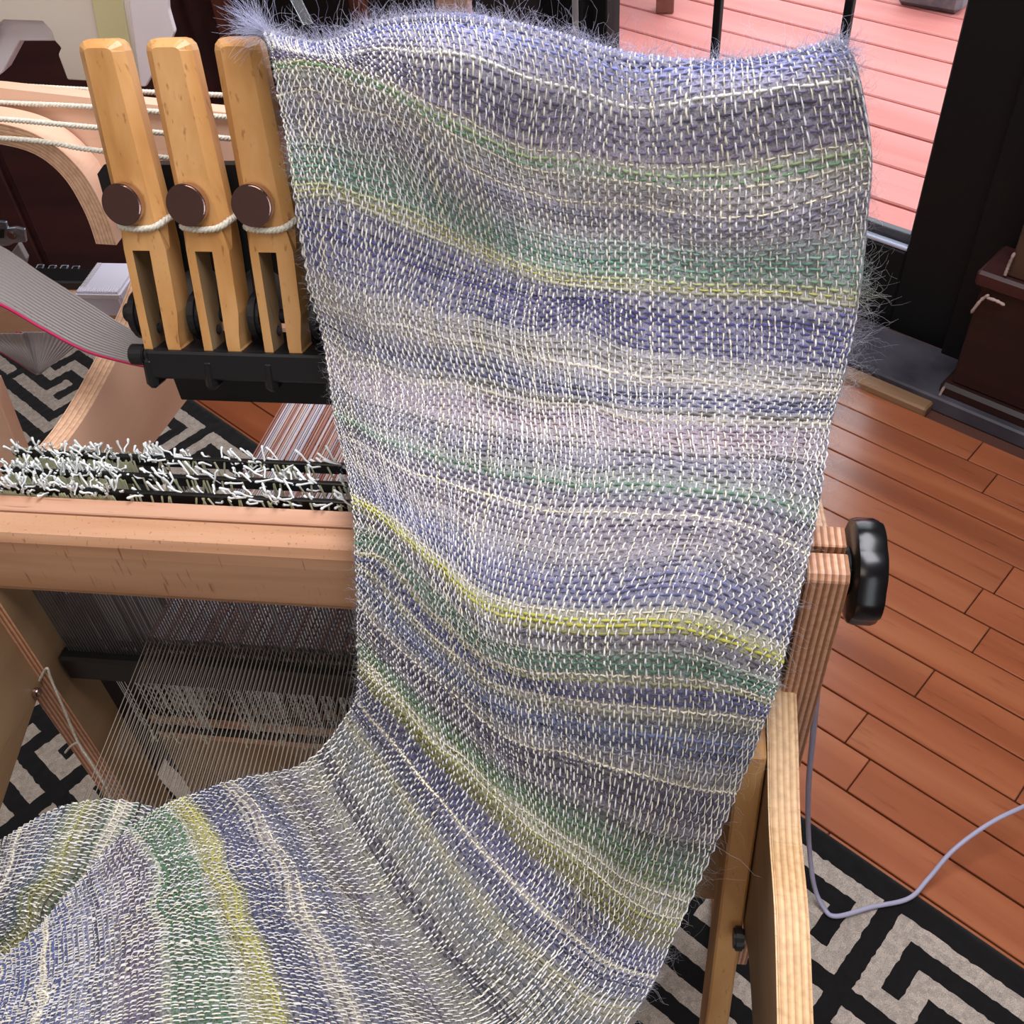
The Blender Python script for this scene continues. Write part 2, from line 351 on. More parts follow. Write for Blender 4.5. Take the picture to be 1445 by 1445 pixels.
# ================================================================== RUG
KEY = ["BBBBBBBBB", "B.......B", "B.BBBBB.B", "B.B...B.B", "BBB.B.B.B", "....B.B.B", "BBBBBBB.B", "........B", "BBBBBBBBB"]
U = 0.028
def rug_cell(i, j):            # i: cells from the dark edge inwards, j: cells along the boards (from b = 0.0645 downwards)
    if i < 0: return 0
    r = i % 10; c = j % 20
    if c == 9 or c == 19 or r == 9: return 0
    cc = c if c < 9 else 18-c
    return 1 if KEY[r][cc] == 'B' else 0
nb0, nb1, nn0, nn1 = -0.42, 2.60, -0.70, 0.813
SUB = 4; st = U/SUB
nj = int((nb1-nb0)/st); ni = int((nn1-nn0)/st)
ii, jj = np.meshgrid(np.arange(ni+1), np.arange(nj+1), indexing='ij')
nn = nn1-ii*st; bb = nb1-jj*st
jit = 0.0007
nnj = nn+rng.normal(0, jit, nn.shape)*((ii > 0) & (ii < ni)); bbj = bb+rng.normal(0, jit, bb.shape)*((jj > 0) & (jj < nj))
zz = 0.0085+rng.normal(0, 0.0007, nn.shape); zz[0] = zz[-1] = 0.001; zz[:, 0] = zz[:, -1] = 0.001
V = nnj[..., None]*NV+bbj[..., None]*BV; V[..., 2] = zz
W2 = nj+1
F = np.stack([ii[:-1, :-1]*W2+jj[:-1, :-1], ii[1:, :-1]*W2+jj[1:, :-1], ii[1:, 1:]*W2+jj[1:, 1:], ii[:-1, 1:]*W2+jj[:-1, 1:]], -1).reshape(-1, 4)
ci = np.floor((0.772-(nn[:-1, :-1]-st/2))/U).astype(int); cj = np.floor((0.0645-(bb[:-1, :-1]-st/2))/U).astype(int)
cell = np.array([[rug_cell(a, b) for a, b in zip(r1, r2)] for r1, r2 in zip(ci, cj)])
edge = (jj[:-1, :-1] < 6) | (jj[:-1, :-1] > nj-7)
cell[edge] = 0
CB = np.array(lin((22, 20, 21))[:3]); CW = np.array(lin((204, 190, 176))[:3])
me = np_mesh('rug', V.reshape(-1, 3), F, None, True)
fc = np.where(cell.reshape(-1, 1) == 1, CW, CB)*rng.uniform(0.82, 1.1, (cell.size, 1))
a = me.attributes.new('Col', 'FLOAT_COLOR', 'CORNER'); cc = np.ones((cell.size, 4, 4), np.float32); cc[:, :, :3] = fc[:, None, :]; a.data.foreach_set('color', cc.ravel())
rug = link('rug', me, M['rug']); tag(rug, 'black and beige Greek key pattern rug lying under the loom', 'rug')

# ================================================================== FAR BACKGROUND
# chest beside the door
ch = root('wooden_chest', nb(2.0, 0.2, 0), 'dark red-brown wooden chest with chipped pale edges right of the glass door', 'chest')
nbox('base_moulding', 1.852, 1.978, -1.0, 0.556, 0.001, 0.055, M['dark_red_wood'], ch, bev=0.008)
nbox('body', 1.868, 1.978, -1.0, 0.540, 0.0551, 0.30, M['dark_red_wood'], ch, bev=0.004)
nbox('lid', 1.856, 1.978, -1.0, 0.552, 0.3001, 0.335, M['maroon'], ch, bev=0.006)
def chip(pts, parent):
    p = catmull(pts, 5); w = 0.0022+0.0016*np.abs(np.sin(np.arange(len(p))*1.3)); w[0] = w[-1] = 0.001
    return tube('chipped_edge', p, w, M['chip'], parent, 6)
chip([at_n(1317, 569, 1.849), at_n(1324, 561, 1.849), at_n(1333, 545, 1.849)], ch)
bx = root('wooden_crate', nb(1.95, 0.3, 0.336), 'plain brown wooden crate standing on the dark chest at the right edge', 'crate')
nbox('body', 1.87, 1.976, -0.5, 0.50, 0.3355, 0.62, wood('brown_crate', (46, 32, 24), (62, 44, 33), (76, 55, 42), 0, 0.4), bx, bev=0.003)
nbox('lid', 1.862, 1.978, -0.5, 0.508, 0.6201, 0.64, M['maroon'], bx, bev=0.003)
chip([at_n(1370, 442, 1.8545), at_n(1384, 424, 1.8545), at_n(1396, 416, 1.8545)], ch)
chip([at_n(1392, 420, 1.8545), at_n(1405, 424, 1.8545), at_n(1418, 431, 1.8545)], ch)
chip([at_n(1418, 389, 1.861), at_n(1421, 381, 1.861), at_n(1425, 371, 1.861), at_n(1432, 356, 1.861)], bx)
# dark sideboard in the left background
sb = root('sideboard', (-1.8, 2.32, 0), 'low maroon-stained sideboard in the dark left background behind the loom', 'sideboard')
box('plinth', -2.50, -1.12, 2.18, 2.48, 0.001, 0.07, M['black'], sb)
box('body', -2.52, -1.10, 2.15, 2.50, 0.0701, 0.92, M['maroon'], sb)
box('top', -2.54, -1.08, 2.12, 2.51, 0.9201, 0.95, M['maroon'], sb, 0.005)
for k in range(3):
    x = -2.51+k*0.468; d = box('door', x+0.01, x+0.458, 2.135, 2.1499, 0.09, 0.90, M['maroon'], sb, 0.004)
    from_bm('knob', cyl_bm((x+0.42, 2.112, 0.5), (x+0.42, 2.1349, 0.5), 0.012, 12, 0.003), M['black'], d)
# wooden chair whose leg shows between lever tops and scarf
cr = root('wooden_chair', (-0.85, 2.15, 0), 'dark reddish brown wooden chair behind the levers, mostly hidden', 'chair')
cm = wood('chair_brown', (60, 28, 18), (88, 44, 28), (104, 56, 38), 2, 0.4)
for (x, y) in ((-0.69, 2.0), (-1.01, 2.0), (-0.69, 2.34), (-1.01, 2.34)):
    if y < 2.2: box('leg', x-0.02, x+0.02, y-0.02, y+0.02, 0.001, 0.4399, cm, cr, 0.003)
    else: box('leg', x-0.02, x+0.02, y-0.02, y+0.02, 0.001, 0.4399, cm, cr, 0.003)
box('seat', -1.05, -0.65, 1.96, 2.38, 0.44, 0.475, cm, cr, 0.008)
for x in (-0.69, -1.01): box('back_post', x-0.018, x+0.018, 2.325, 2.36, 0.4751, 0.95, cm, cr, 0.003)
box('back_rail', -0.991, -0.709, 2.33, 2.35, 0.85, 0.93, cm, cr, 0.004)
ps = root('plant_stand', at_y(640, 12, 1.92)*np.array([1, 1, 0]), 'tan wooden column of a plant stand by the dark wall behind the scarf crest', 'stand')
pc0 = at_y(640, 12, 1.92)
box('base', pc0[0]-0.10, pc0[0]+0.10, 1.82, 2.0, 0.001, 0.03, cm, ps, 0.004)
box('column', pc0[0]-0.029, pc0[0]+0.029, 1.90, 1.955, 0.0301, 1.0, wood('tan_column', (140, 104, 80), (160, 122, 96), (174, 138, 112), 2, 0.4), ps, 0.004)
box('top', pc0[0]-0.10, pc0[0]+0.10, 1.83, 2.0, 1.0001, 1.03, cm, ps, 0.004)
# pieces of patio furniture
pl = root('patio_planter', at_z(1312, 10, DZ)+np.array([0.1, 0.1, 0]), 'grey planter box standing on the red deck outside the door', 'planter')
pc = at_z(1262, 8, DZ); pe = at_z(1352, 24, DZ); dv = (pe-pc)/np.linalg.norm(pe-pc); dw = np.array([-dv[1], dv[0], 0])
wl_ = np.linalg.norm(pe-pc)
def rbox(name, o, u0, u1, w0, w1, z0, z1, m, parent, bev=0.01):
    bm = box_bm(u0, u1, w0, w1, z0, z1, bev); bm.transform(Matrix(((dv[0], dw[0], 0, o[0]), (dv[1], dw[1], 0, o[1]), (0, 0, 1, 0), (0, 0, 0, 1))))
    return from_bm(name, bm, m, parent)
rbox('body', pc, 0, wl_, 0, 0.3, DZ+0.0012, DZ+0.28, M['planter'], pl, 0.02)
rbox('rim', pc, -0.015, wl_+0.015, -0.015, 0.315, DZ+0.2801, DZ+0.32, M['planter'], pl, 0.01)
bn = root('patio_bench', at_z(938, 20, DZ), 'brown wooden patio bench on the deck, only one leg in view', 'bench')
q = at_z(938, 20, DZ); bwm = wood('patio_brown', (96, 58, 46), (120, 74, 60), (136, 88, 72), 2, 0.3)
for dx, dy in ((0, 0), (-1.0, 0.55), (-0.22, 0.36), (-0.8, 0.2)):
    box('leg', q[0]-0.035+dx, q[0]+0.035+dx, q[1]+dy, q[1]+0.07+dy, DZ+0.0012, DZ+0.40, bwm, bn, 0.004)
box('seat', q[0]-1.1, q[0]+0.06, q[1]-0.02, q[1]+0.66, DZ+0.4001, DZ+0.44, bwm, bn, 0.005)

# ================================================================== LOOM
lm = root('table_loom', (-0.225, 0.545, 0.0), 'beech table loom with wooden levers, reed and white heddles under the striped scarf', 'loom')
XL, XR = -0.60, 0.152                    # outer faces of the two side posts
XLi, XRi = XL+0.031, XR-0.031
ZT = 0.9015                              # top of the beater rail
# beater rail: moulded front, narrow cap strip behind a groove
prof = [(0.5325, ZT), (0.5250, ZT-0.0025), (0.5205, ZT-0.010), (0.5195, ZT-0.022), (0.5195, ZT-0.068), (0.5225, ZT-0.0755), (0.5290, ZT-0.078), (0.556, ZT-0.078), (0.556, ZT-0.004), (0.5466, ZT-0.004), (0.5455, ZT)]
from_bm('beater_rail', prism_bm([(XLi, y, z) for y, z in prof], (XRi-XLi, 0, 0)), M['rail'], lm)
box('rail_cap', XLi, XRi, 0.5475, 0.565, ZT-0.0038, ZT+0.0012, M['beech'], lm, 0.001)
# reed: steel dents between the rail and a black bottom bar
segs = [((x, 0.542, ZT-0.079), (x, 0.542, 0.708)) for x in np.arange(XLi+0.012, 0.10, 0.00305)]
Vr, Fr = bars(segs, 0.00095); rd = link('reed_dents', np_mesh('reed_dents', Vr, Fr, smooth=False), mat('reed_steel', (112, 108, 114), 0.4, 0.8), lm, 'stuff')
box('reed_bar', XLi+0.002, 0.119, 0.531, 0.548, 0.673, 0.7085, M['black_metal'], lm, 0.003)
box('reed_baffle', XLi+0.003, 0.118, 0.549, 0.552, 0.7086, 0.717, M['black_metal'], lm, 0.001)
# side posts with a slot in the top
M['shade_face'] = wood('birch_face_shaded', (126, 98, 70), (146, 116, 84), (160, 130, 96), 1, 0.4, fleck=0.2)  # birch darkened so its colour holds the shade on these faces
def sidefaces(bm):
    bm.normal_update()
    for f in bm.faces:
        if abs(f.normal.x) > 0.95: f.material_index = 1
    return bm
def post(x0, name):
    pr = [(0.5130, ZT+0.004), (0.5175, ZT+0.010), (0.5378, ZT+0.010), (0.5378, ZT-0.03), (0.5445, ZT-0.03), (0.5445, ZT+0.010), (0.5650, ZT+0.010), (0.5690, ZT+0.004), (0.5690, 0.16), (0.5130, 0.16)]
    o = from_bm(name, sidefaces(prism_bm([(0, y, z) for y, z in pr], (0.031, 0, 0), 0.0012)), [M['ply_post'], M['shade_face']], lm)
    o.matrix_basis = Matrix.Translation((x0, 0, 0)); return o
post(XR-0.031, 'side_post'); post(XL, 'side_post')
# knob on the right post
kx = XR; ky, kz = 0.528, 0.944
kc = at_x(1217, 806, XR+0.022); ky, kz = kc[1], kc[2]
bm = bmesh.new(); R0 = 0.0435; ring = []
for (xo, rs) in ((0.010, 0.86), (0.012, 0.97), (0.016, 1.0), (0.029, 1.0), (0.033, 0.96), (0.034, 0.85)):
    ring.append([bm.verts.new((kx+xo, ky+R0*rs*(1-0.05*(0.5+0.5*math.cos(7*t))**3)*math.cos(t), kz+R0*rs*(1-0.05*(0.5+0.5*math.cos(7*t))**3)*math.sin(t))) for t in np.linspace(0, 2*np.pi, 56, endpoint=False)])
for a, b in zip(ring[:-1], ring[1:]):
    for i in range(56): bm.faces.new((a[i], a[(i+1) % 56], b[(i+1) % 56], b[i]))
bm.faces.new(ring[0][::-1]); bm.faces.new(ring[-1])
kn = from_bm('clamp_knob', bm, mat('gloss_black', (15, 15, 17), 0.25), lm, smooth=True)
kn.data.set_sharp_from_angle(angle=0.7)
from_bm('hub', cyl_bm((kx+0.0005, ky, kz), (kx+0.0099, ky, kz), 0.016, 24, 0.001, 0.02), M['black'], kn)
# side boards reaching forward to the breast beam
tp = [(1083, 1041), (1085, 1165), (1093, 1288), (1097, 1445)]
bt = [(1048, 1110), (1048, 1296), (1056, 1350), (1062, 1445)]
A = [at_x(px, py, 0.108) for px, py in tp]; B = [at_x(px, py, 0.108) for px, py in bt]
tops = catmull([(p[1], p[2]) for p in A], 5); bots = catmull([(p[1], p[2]) for p in B], 4)
d0 = tops[0]-tops[6]; d1 = tops[-1]-tops[-4]; e1 = bots[-1]-bots[-3]
tops = np.vstack([tops[:1]+d0*0.7, tops, tops[-1:]+d1*2.4]); bots = np.vstack([[(tops[0][0]+0.01, tops[0][1]-0.11)], bots, bots[-1:]+e1*2.4])
poly = [(0, y, z) for y, z in tops]+[(0, y, z) for y, z in bots[::-1]]
bl = catmull([tuple(at_x(px, py, -0.58)[1:]) for px, py in ((78, 925), (53, 990), (28, 1065), (3, 1140), (-22, 1215), (-60, 1330))], 4)
pS = at_x(-24, 846, -0.58)
polL = [(0, pS[1], pS[2])]+[(0, y, z) for y, z in tops if bl[-1][0]+0.01 < y < pS[1]-0.02]+[(0, y, z) for y, z in bl[::-1]]
for x0, pg in ((0.108, poly), (-0.58-0.0255, polL)):
    o = from_bm('side_board', sidefaces(prism_bm([(p[0]+0.108, p[1], p[2]) for p in pg], (0.025, 0, 0), 0.0015, 2 if pg is poly else 1)), [M['ply_x'], M['shade_face']], lm)
    o.matrix_basis = Matrix.Translation((x0-0.108, 0, 0))
yf = float(tops[-1][0]); zf = float(tops[-1][1])
box('breast_beam', -0.58, 0.1075, yf+0.004, yf+0.040, zf-0.070, zf-0.012, M['beech'], lm, 0.004)
bo = at_x(1047, 1325, 0.106); from_bm('bolt', cyl_bm((0.1078, bo[1], bo[2]), (0.098, bo[1], bo[2]), 0.011, 18, 0.002), M['black'], lm)
bo2 = at_x(49, 977, -0.579); from_bm('bolt', cyl_bm((-0.5795, bo2[1], bo2[2]), (-0.574, bo2[1], bo2[2]), 0.005, 14, 0.001), M['steel'], lm)
# legs
def slab(name, p0, p1, hx, hy, m):
    p0, p1 = np.asarray(p0), np.asarray(p1); e = p1-p0
    return from_bm(name, prism_bm([p0+np.array([-hx, -hy, 0]), p0+np.array([hx, -hy, 0]), p0+np.array([hx, hy, 0]), p0+np.array([-hx, hy, 0])], e, 0.002), m, lm)
q0 = at_x(1036, 1215, 0.0955); q1 = at_x(1006, 1445, 0.0955); e = (q1-q0)/(q1[2]-q0[2])
ze = 0.013; ph = at_x(1061, 1035, 0.0955); pt = q0+e*(ph[2]-q0[2]); pb = q0+e*(ze-q0[2])
slab('stand_leg', (0.0955, pt[1], pt[2]), (0.0955, pb[1], pb[2]), 0.0112, 0.028, M['beech_z'])
slab('stand_leg', (-0.6175, 0.19, 0.72), (-0.6175, 0.10, 0.013), 0.0112, 0.028, M['beech_z'])
for x in (XR-0.0155, XL+0.0155): slab('rear_leg', (x, 0.541, 0.1599), (x, 0.64, 0.013), 0.0155, 0.028, M['beech_z'])
box('lower_rail', XLi+0.001, 0.1195, 0.598, 0.622, 0.456, 0.500, M['beech'], lm, 0.003)
box('cross_board', XLi+0.001, 0.1195, 0.598, 0.612, 0.15, 0.4555, M['shade_face'], lm, 0.002)
box('side_shade_panel', XL+0.003, XL+0.020, 0.5695, 0.68, 0.40, 0.699, mat('plum_shade_side', (56, 42, 46), 0.8), lm, 0.001)  # added dark panel standing in for shade below the rear side panel
box('shaft_shade_sheet', XLi+0.001, 0.1195, 0.638, 0.646, 0.455, 0.70, mat('plum_shade_back', (58, 46, 52), 0.8), lm, 0.001)  # added dark sheet that supplies the shade behind reed and shafts
# shaft bars and heddles
yb = [0.573, 0.594, 0.617]
for y in yb:
    box('shaft_bar', XLi+0.001, 0.1195, y-0.0022, y+0.0022, 0.895, 0.9065, M['black_metal'], lm, 0.0008)
    box('shaft_bar', XLi+0.001, 0.1195, y-0.0022, y+0.0022, 0.516, 0.528, M['black_metal'], lm, 0.0008)
for y in (0.5835, 0.606):
    from_bm('shaft_rod', cyl_bm((XLi+0.001, y, 0.893), (0.1195, y, 0.893), 0.0022, 10), M['zinc'], lm)
def stub(base, dirv, ln, r):
    """a knotted loop end of a heddle: bent cord with a thicker tip"""
    d = np.asarray(dirv, float); d /= np.linalg.norm(d)
    p = np.array([base, base+d*ln*0.35+rng.normal(0, 0.0006, 3), base+d*ln*0.7+rng.normal(0, 0.001, 3)-np.array([0, 0, 0.0006]), base+d*ln*0.93, base+d*ln])
    return tube_arrays(p, np.array([r, r, r*1.1, r*1.55, r*0.9]), 5)
for k, y in enumerate(yb):
    parts = []
    dense = int(85)
    for i in range(dense):                              # packed spare heddles on the left
        x = XLi+0.004+abs(rng.normal(0, 1))*0.0 + rng.uniform(0, 0.115+0.03*(k == 2))
        parts.append(stub(np.array([x, y+rng.uniform(-0.005, 0.005), 0.905+rng.uniform(-0.004, 0.003)]), (rng.normal(-0.1, 0.5), rng.normal(0.1, 0.45), rng.uniform(0.5, 1.1)), rng.uniform(0.006, 0.016), 0.00085))
    for i in range(130):
        x = rng.uniform(-0.43, 0.07)
        parts.append(stub(np.array([x, y+rng.uniform(-0.004, 0.004), 0.9045+rng.uniform(-0.006, 0.002)]), (rng.normal(-0.65, 0.45), rng.normal(0.05, 0.6), rng.uniform(0.25, 1.0)), rng.uniform(0.009, 0.021), 0.00085))
    Vh, Fh = join(parts); link('heddle_loops', np_mesh('heddle_loops', Vh, Fh), M['heddle'], lm, 'stuff')
    # the loops round the bar, seen as a band of knots
    pp = []
    for i in range(170):
        x = XLi+0.003+rng.uniform(0, 0.115); z0 = 0.894+rng.uniform(-0.002, 0.004)
        pp.append(((x, y-0.0048, z0-0.012), (x+rng.normal(0, 0.001), y-0.0042, z0+0.006)))
        pp.append(((x, y+0.0046, z0-0.012), (x+rng.normal(0, 0.001), y+0.005, z0+0.008)))
    for i in range(75):
        x = rng.uniform(-0.44, 0.09); z0 = 0.893
        pp.append(((x, y-0.0042, z0-0.012), (x+rng.normal(0, 0.004), y-0.0035, z0+0.012)))
    Vh, Fh = bars(pp, 0.0009, 5); link('heddle_knots', np_mesh('heddle_knots', Vh, Fh), M['heddle_y'], lm, 'stuff')
    # long heddles down to the lower bars
    pp = [((x, y+rng.uniform(-.002, .002), 0.885), (x+rng.normal(0, 0.0015), y+rng.uniform(-.003, .003), 0.522)) for x in np.concatenate([rng.uniform(XLi+0.01, XLi+0.10, 26), rng.uniform(-0.44, -0.02, 90)])]
    Vh, Fh = bars(pp, 0.00042, 4); link('heddle_cords', np_mesh('heddle_cords', Vh, Fh), M['heddle'], lm, 'stuff')
    pp = [stub(np.array([x, y, 0.522]), (rng.normal(0, 0.3), rng.normal(-0.3, 0.3), -1), rng.uniform(0.008, 0.02), 0.0008) for x in np.concatenate([rng.uniform(XLi+0.02, XLi+0.09, 20), rng.uniform(-0.44, -0.02, 60)])]
    Vh, Fh = join(pp); link('heddle_tails', np_mesh('heddle_tails', Vh, Fh), M['heddle_y'], lm, 'stuff')
# warp threads, back beam to breast beam
ZW = 0.733
wp, wc = [], []
pal = [(232, 224, 228), (214, 206, 214), (206, 168, 158), (176, 128, 118), (226, 214, 206), (190, 186, 204)]
for x in np.arange(-0.468, 0.02, 0.0026):
    j = rng.normal(0, 0.0004)
    wp.append(((x+0.060+j, 1.06, 0.748), (x+j, 0.545, ZW))); wc.append(pal[rng.integers(0, 6)])
for x in np.arange(-0.468, -0.04, 0.0042):
    wp.append(((x, 0.5449, ZW), (x+0.020, 0.30, 0.748))); wc.append((124, 114, 102))
    wp.append(((x+0.002, 0.5449, ZW-0.004), (x+0.022, 0.30, 0.715))); wc.append((104, 94, 86))
Vw, Fw = bars(wp, np.array([0.00105 if a[0][1] > 1 else 0.0005 for a in wp]), 4); cw = np.repeat(np.array([lin(c)[:3] for c in wc]), 8, 0)
link('warp_threads', np_mesh('warp_threads', Vw, Fw, cw), M['warp_bg'], lm, 'stuff')
from_bm('back_beam', cyl_bm((XL+0.0261, 1.06, 0.730), (XR-0.0261, 1.06, 0.730), 0.018, 20), M['beech'], lm)
pan = catmull([(0.5695, 0.874), (0.648, 0.855), (0.722, 0.845), (0.80, 0.848), (0.90, 0.860), (1.0, 0.885), (1.10, 0.90)], 5)
pol = [(0, y, z) for y, z in pan]+[(0, 1.10, 0.70), (0, 0.93, 0.706), (0, 0.80, 0.728), (0, 0.5695, 0.775)]
for x in (XL+0.001, XR-0.026):
    o = from_bm('rear_side_panel', sidefaces(prism_bm(pol, (0.025, 0, 0), 0.001)), [ply('plywood_rear', [(0, (222, 178, 144)), (0.4, (236, 198, 168)), (0.55, (190, 140, 106)), (0.8, (226, 184, 150)), (1, (222, 178, 144))], 4, axis=0, span=(0, 0.025)), wood('pale_panel_face', (206, 160, 128), (216, 172, 142), (224, 182, 152), 1, 0.3, fleck=0.1)], lm)
    o.matrix_basis = Matrix.Translation((x, 0, 0))
# tie cord on the left post
tc_ = [at_y(55, 962, 0.512), at_y(66, 943, 0.511), at_y(72, 958, 0.509), at_y(90, 1000, 0.505), at_y(110, 1047, 0.50), at_y(128, 1075, 0.495), at_y(150, 1112, 0.49), at_y(165, 1150, 0.485)]
twisted('tie_cord', catmull(tc_, 8), 0.0014, M['cord'], lm, 0.006)
twisted('tie_cord', catmull([at_y(110, 1047, 0.5), at_y(100, 1053, 0.503), at_y(92, 1062, 0.508)], 6), 0.0012, M['cord'], lm, 0.006)

# ---- castle: everything here leans back 18 degrees about the lever pivots
PIV = np.array([0.0, 0.705, H-0.545]); TL = math.radians(18.1)
CA = Matrix(((1, 0, 0, PIV[0]), (0, math.cos(TL), math.sin(TL), PIV[1]), (0, -math.sin(TL), math.cos(TL), PIV[2]), (0, 0, 0, 1)))
CA = Matrix.Translation(Vector(PIV)) @ Matrix.Rotation(-TL, 4, 'X')
def castle(name, bm, m, parent=None, smooth=False):
    bm.transform(CA); return from_bm(name, bm, m, parent or lm, smooth=smooth)
castle('castle_back', box_bm(-0.465, 0.10, 0.048, 0.056, 0.012, 0.125, 0.002), M['grey_panel'])
# black upper frame with scalloped lower edge
sc = [(-0.483, 0.155), (-0.478, 0.158)]
up = [(-0.486, 0.150), (-0.478, 0.158), (0.10, 0.158), (0.10, 0.082)]
lo = []
for i in range(9, -1, -1):
    xc = -0.434+0.0562*i
    for t in np.linspace(0, 1, 7): lo.append((xc+0.028-0.056*t, 0.078-0.018*math.sin(math.pi*t)))
lo = [p for p in lo if -0.463 < p[0] < 0.09]+[(-0.464, 0.078), (-0.484, 0.128)]
castle('castle_frame', prism_bm([(x, 0.026, z) for x, z in up+lo], (0, 0.0215, 0), 0.0015), M['black'])
from_bm('castle_apron', box_bm(-0.449, 0.118, 0.715, 0.728, 0.888, 0.946, 0.001), M['black'], lm)
castle('castle_shelf', box_bm(-0.449, 0.118, -0.020, 0.045, -0.020, 0.006, 0.002), M['black'])
castle('castle_top', box_bm(-0.30, 0.06, 0.03, 0.06, 0.20, 0.222, 0.004), M['beech'])
for x in (-0.20, 0.03): castle('castle_strut', box_bm(x-0.012, x+0.012, 0.0565, 0.064, 0.02, 0.1999, 0.002), M['beech_z'])
castle('pivot_rod', cyl_bm((-0.470, 0.016, 0.030), (0.11, 0.016, 0.030), 0.0062, 16), M['black'])
castle('lower_rod', cyl_bm((-0.452, -0.012, 0.000), (0.10, -0.012, 0.000), 0.0065, 16, 0.001), M['black'])
# levers
WL = wood('lever_beech', (174, 122, 66), (196, 144, 86), (210, 162, 106), 2, 0.8, 0.4, rnd=0.06, fleck=0.5)
WLi = wood('lever_slot_wood', (118, 94, 62), (140, 114, 78), (156, 130, 94), 2, 0.8, 0.7, fleck=0.3)  # greyer, darker wood on the inner face of the slot
lab = ['first lever', '', '']
def lever(x):
    outl = [(-0.0285, 0.258), (0.0105, 0.258), (0.0212, 0.122), (0.0190, 0.095), (0.0190, 0.040), (0.0165, 0.020), (0.0160, 0.008), (0.0200, -0.006), (0.0150, -0.013), (0.0065, -0.012), (0.0040, 0.012),
            (0.0040, 0.094), (-0.0115, 0.094), (-0.0095, -0.004), (-0.0115, -0.014), (-0.0175, -0.011), (-0.0190, 0.095), (-0.0222, 0.122)]
    tl, tr_ = outl[0], outl[1]; rr = 0.009
    arc = [(tl[0]+rr-rr*math.cos(t)+0.0003, tl[1]-rr+rr*math.sin(t)) for t in (0, 0.5, 1.05, 1.57)]+[(tr_[0]-rr+rr*math.sin(t)-0.0003, tr_[1]-rr+rr*math.cos(t)) for t in (0, 0.5, 1.05, 1.57)]
    outl = arc+outl[2:]
    bm = bmesh.new(); d0, d1, chm = -0.0140, 0.0140, 0.0080
    def inset(p):
        w = min(1.0, max(0.0, (p[1]-0.098)/0.02)); xc = -0.0015+(-0.0085+0.0015)*max(0, p[1]-0.122)/0.136
        hw = 0.0215-0.003*max(0, p[1]-0.122)/0.136; zt_ = max(0.0, p[1]-0.249)
        return (p[0]-(p[0]-xc)/hw*chm*0.95*w, p[1]-chm*0.75*(zt_/0.009))
    lay_ = [[inset(p) for p in outl], outl, outl, [inset(p) for p in outl]]; n = len(outl)
    rings = [[bm.verts.new((px, yy, pz)) for px, pz in o2] for o2, yy in zip(lay_, (d0, d0+chm, d1-chm, d1))]
    bm.faces.new(rings[0][::-1]); bm.faces.new(rings[-1])
    for a, b in zip(rings[:-1], rings[1:]):
        for i in range(n): bm.faces.new((a[i], a[(i+1) % n], b[(i+1) % n], b[i]))
    bmesh.ops.recalc_face_normals(bm, faces=bm.faces)
    for f in bm.faces:
        c = f.calc_center_median()
        if abs(c.x+0.0105) < 0.0015 and c.z < 0.094 and abs(f.normal.x) > 0.9: f.material_index = 1
    bm.transform(Matrix.Translation((x, 0, 0))); bm.transform(CA)
    lv = from_bm('lever', bm, [WL, WLi], lm)
    bx_ = x-0.0085
    castle('lever_button', cyl_bm((bx_, -0.0240, 0.134), (bx_, -0.0145, 0.134), 0.0172, 40, 0.0012), M['steel'], lv)
    castle('pivot_pin', cyl_bm((x-0.0110, 0.004, 0.020), (x-0.0086, 0.004, 0.020), 0.0045, 16), M['black'], lv)
    cpts = []
    for t in np.linspace(0, 2*np.pi, 25):
        cx, cy = math.cos(t), math.sin(t); pw = 0.55
        X = x+0.0222*math.copysign(abs(cx)**pw, cx); Y = 0.0158*math.copysign(abs(cy)**pw, cy)
        cpts.append(CA @ Vector((X, Y, 0.1125+0.0075*max(cx, 0)**1.5+0.002*max(-cx, 0)+0.003*(cy > 0))))
    twisted('cord_loop', np.array([tuple(v) for v in cpts]), 0.0029, M['cord'], lv, 0.0105)
for k in range(8): lever(-0.434+0.0562*k) if k < 3 else None
for k in range(4):
    xh = -0.434+0.0562*k-0.0325
    castle('pivot_hub', cyl_bm((xh-0.002, 0.016, 0.030), (xh+0.0085, 0.016, 0.030), 0.023, 24, 0.003), M['black'])
    castle('hub_arm', box_bm(xh+0.001, xh+0.0065, 0.010, 0.025, 0.031, 0.110, 0.002), M['black'])
    castle('hub_foot', box_bm(xh+0.012, xh+0.024, -0.021, 0.006, -0.030, 0.000, 0.004), M['black'])
castle('pivot_stub', cyl_bm((-0.479, 0.016, 0.030), (-0.4702, 0.016, 0.030), 0.0085, 16, 0.001), M['black'])
castle('rod_stub', cyl_bm((-0.466, -0.012, 0.000), (-0.4521, -0.012, 0.000), 0.0095, 16, 0.001), M['black'])

# ---- bent plywood side hoop behind the castle on the left, with the lever cords over it
YH = 0.83
cp = [(-150, 184), (-80, 182), (0, 189), (58, 208), (103, 247), (134, 300), (150, 345)]
C2 = catmull([at_y(px, py, YH) for px, py in cp], 8)
Tn = np.gradient(C2, axis=0); Tn /= np.linalg.norm(Tn, axis=1)[:, None]; Nn = np.stack([Tn[:, 2], 0*Tn[:, 0], -Tn[:, 0]], 1)
Nn *= -np.sign(Nn[20].dot(np.array([1, 0, 0.5])))*-1
TH, DP = 0.021, 0.03
m_ = len(C2); Vh, Fh, at_ = [], [], []
lay = 7; 
prof_ = [(-0.5+t, 0.0) for t in np.linspace(0, 1, lay)]+[(0.5, DP), (-0.5, DP)]
for c, nn_ in zip(C2, Nn):
    for t, d in prof_: Vh.append(c+nn_*t*TH+np.array([0, d, 0])); at_.append(t+0.5)
K = len(prof_)
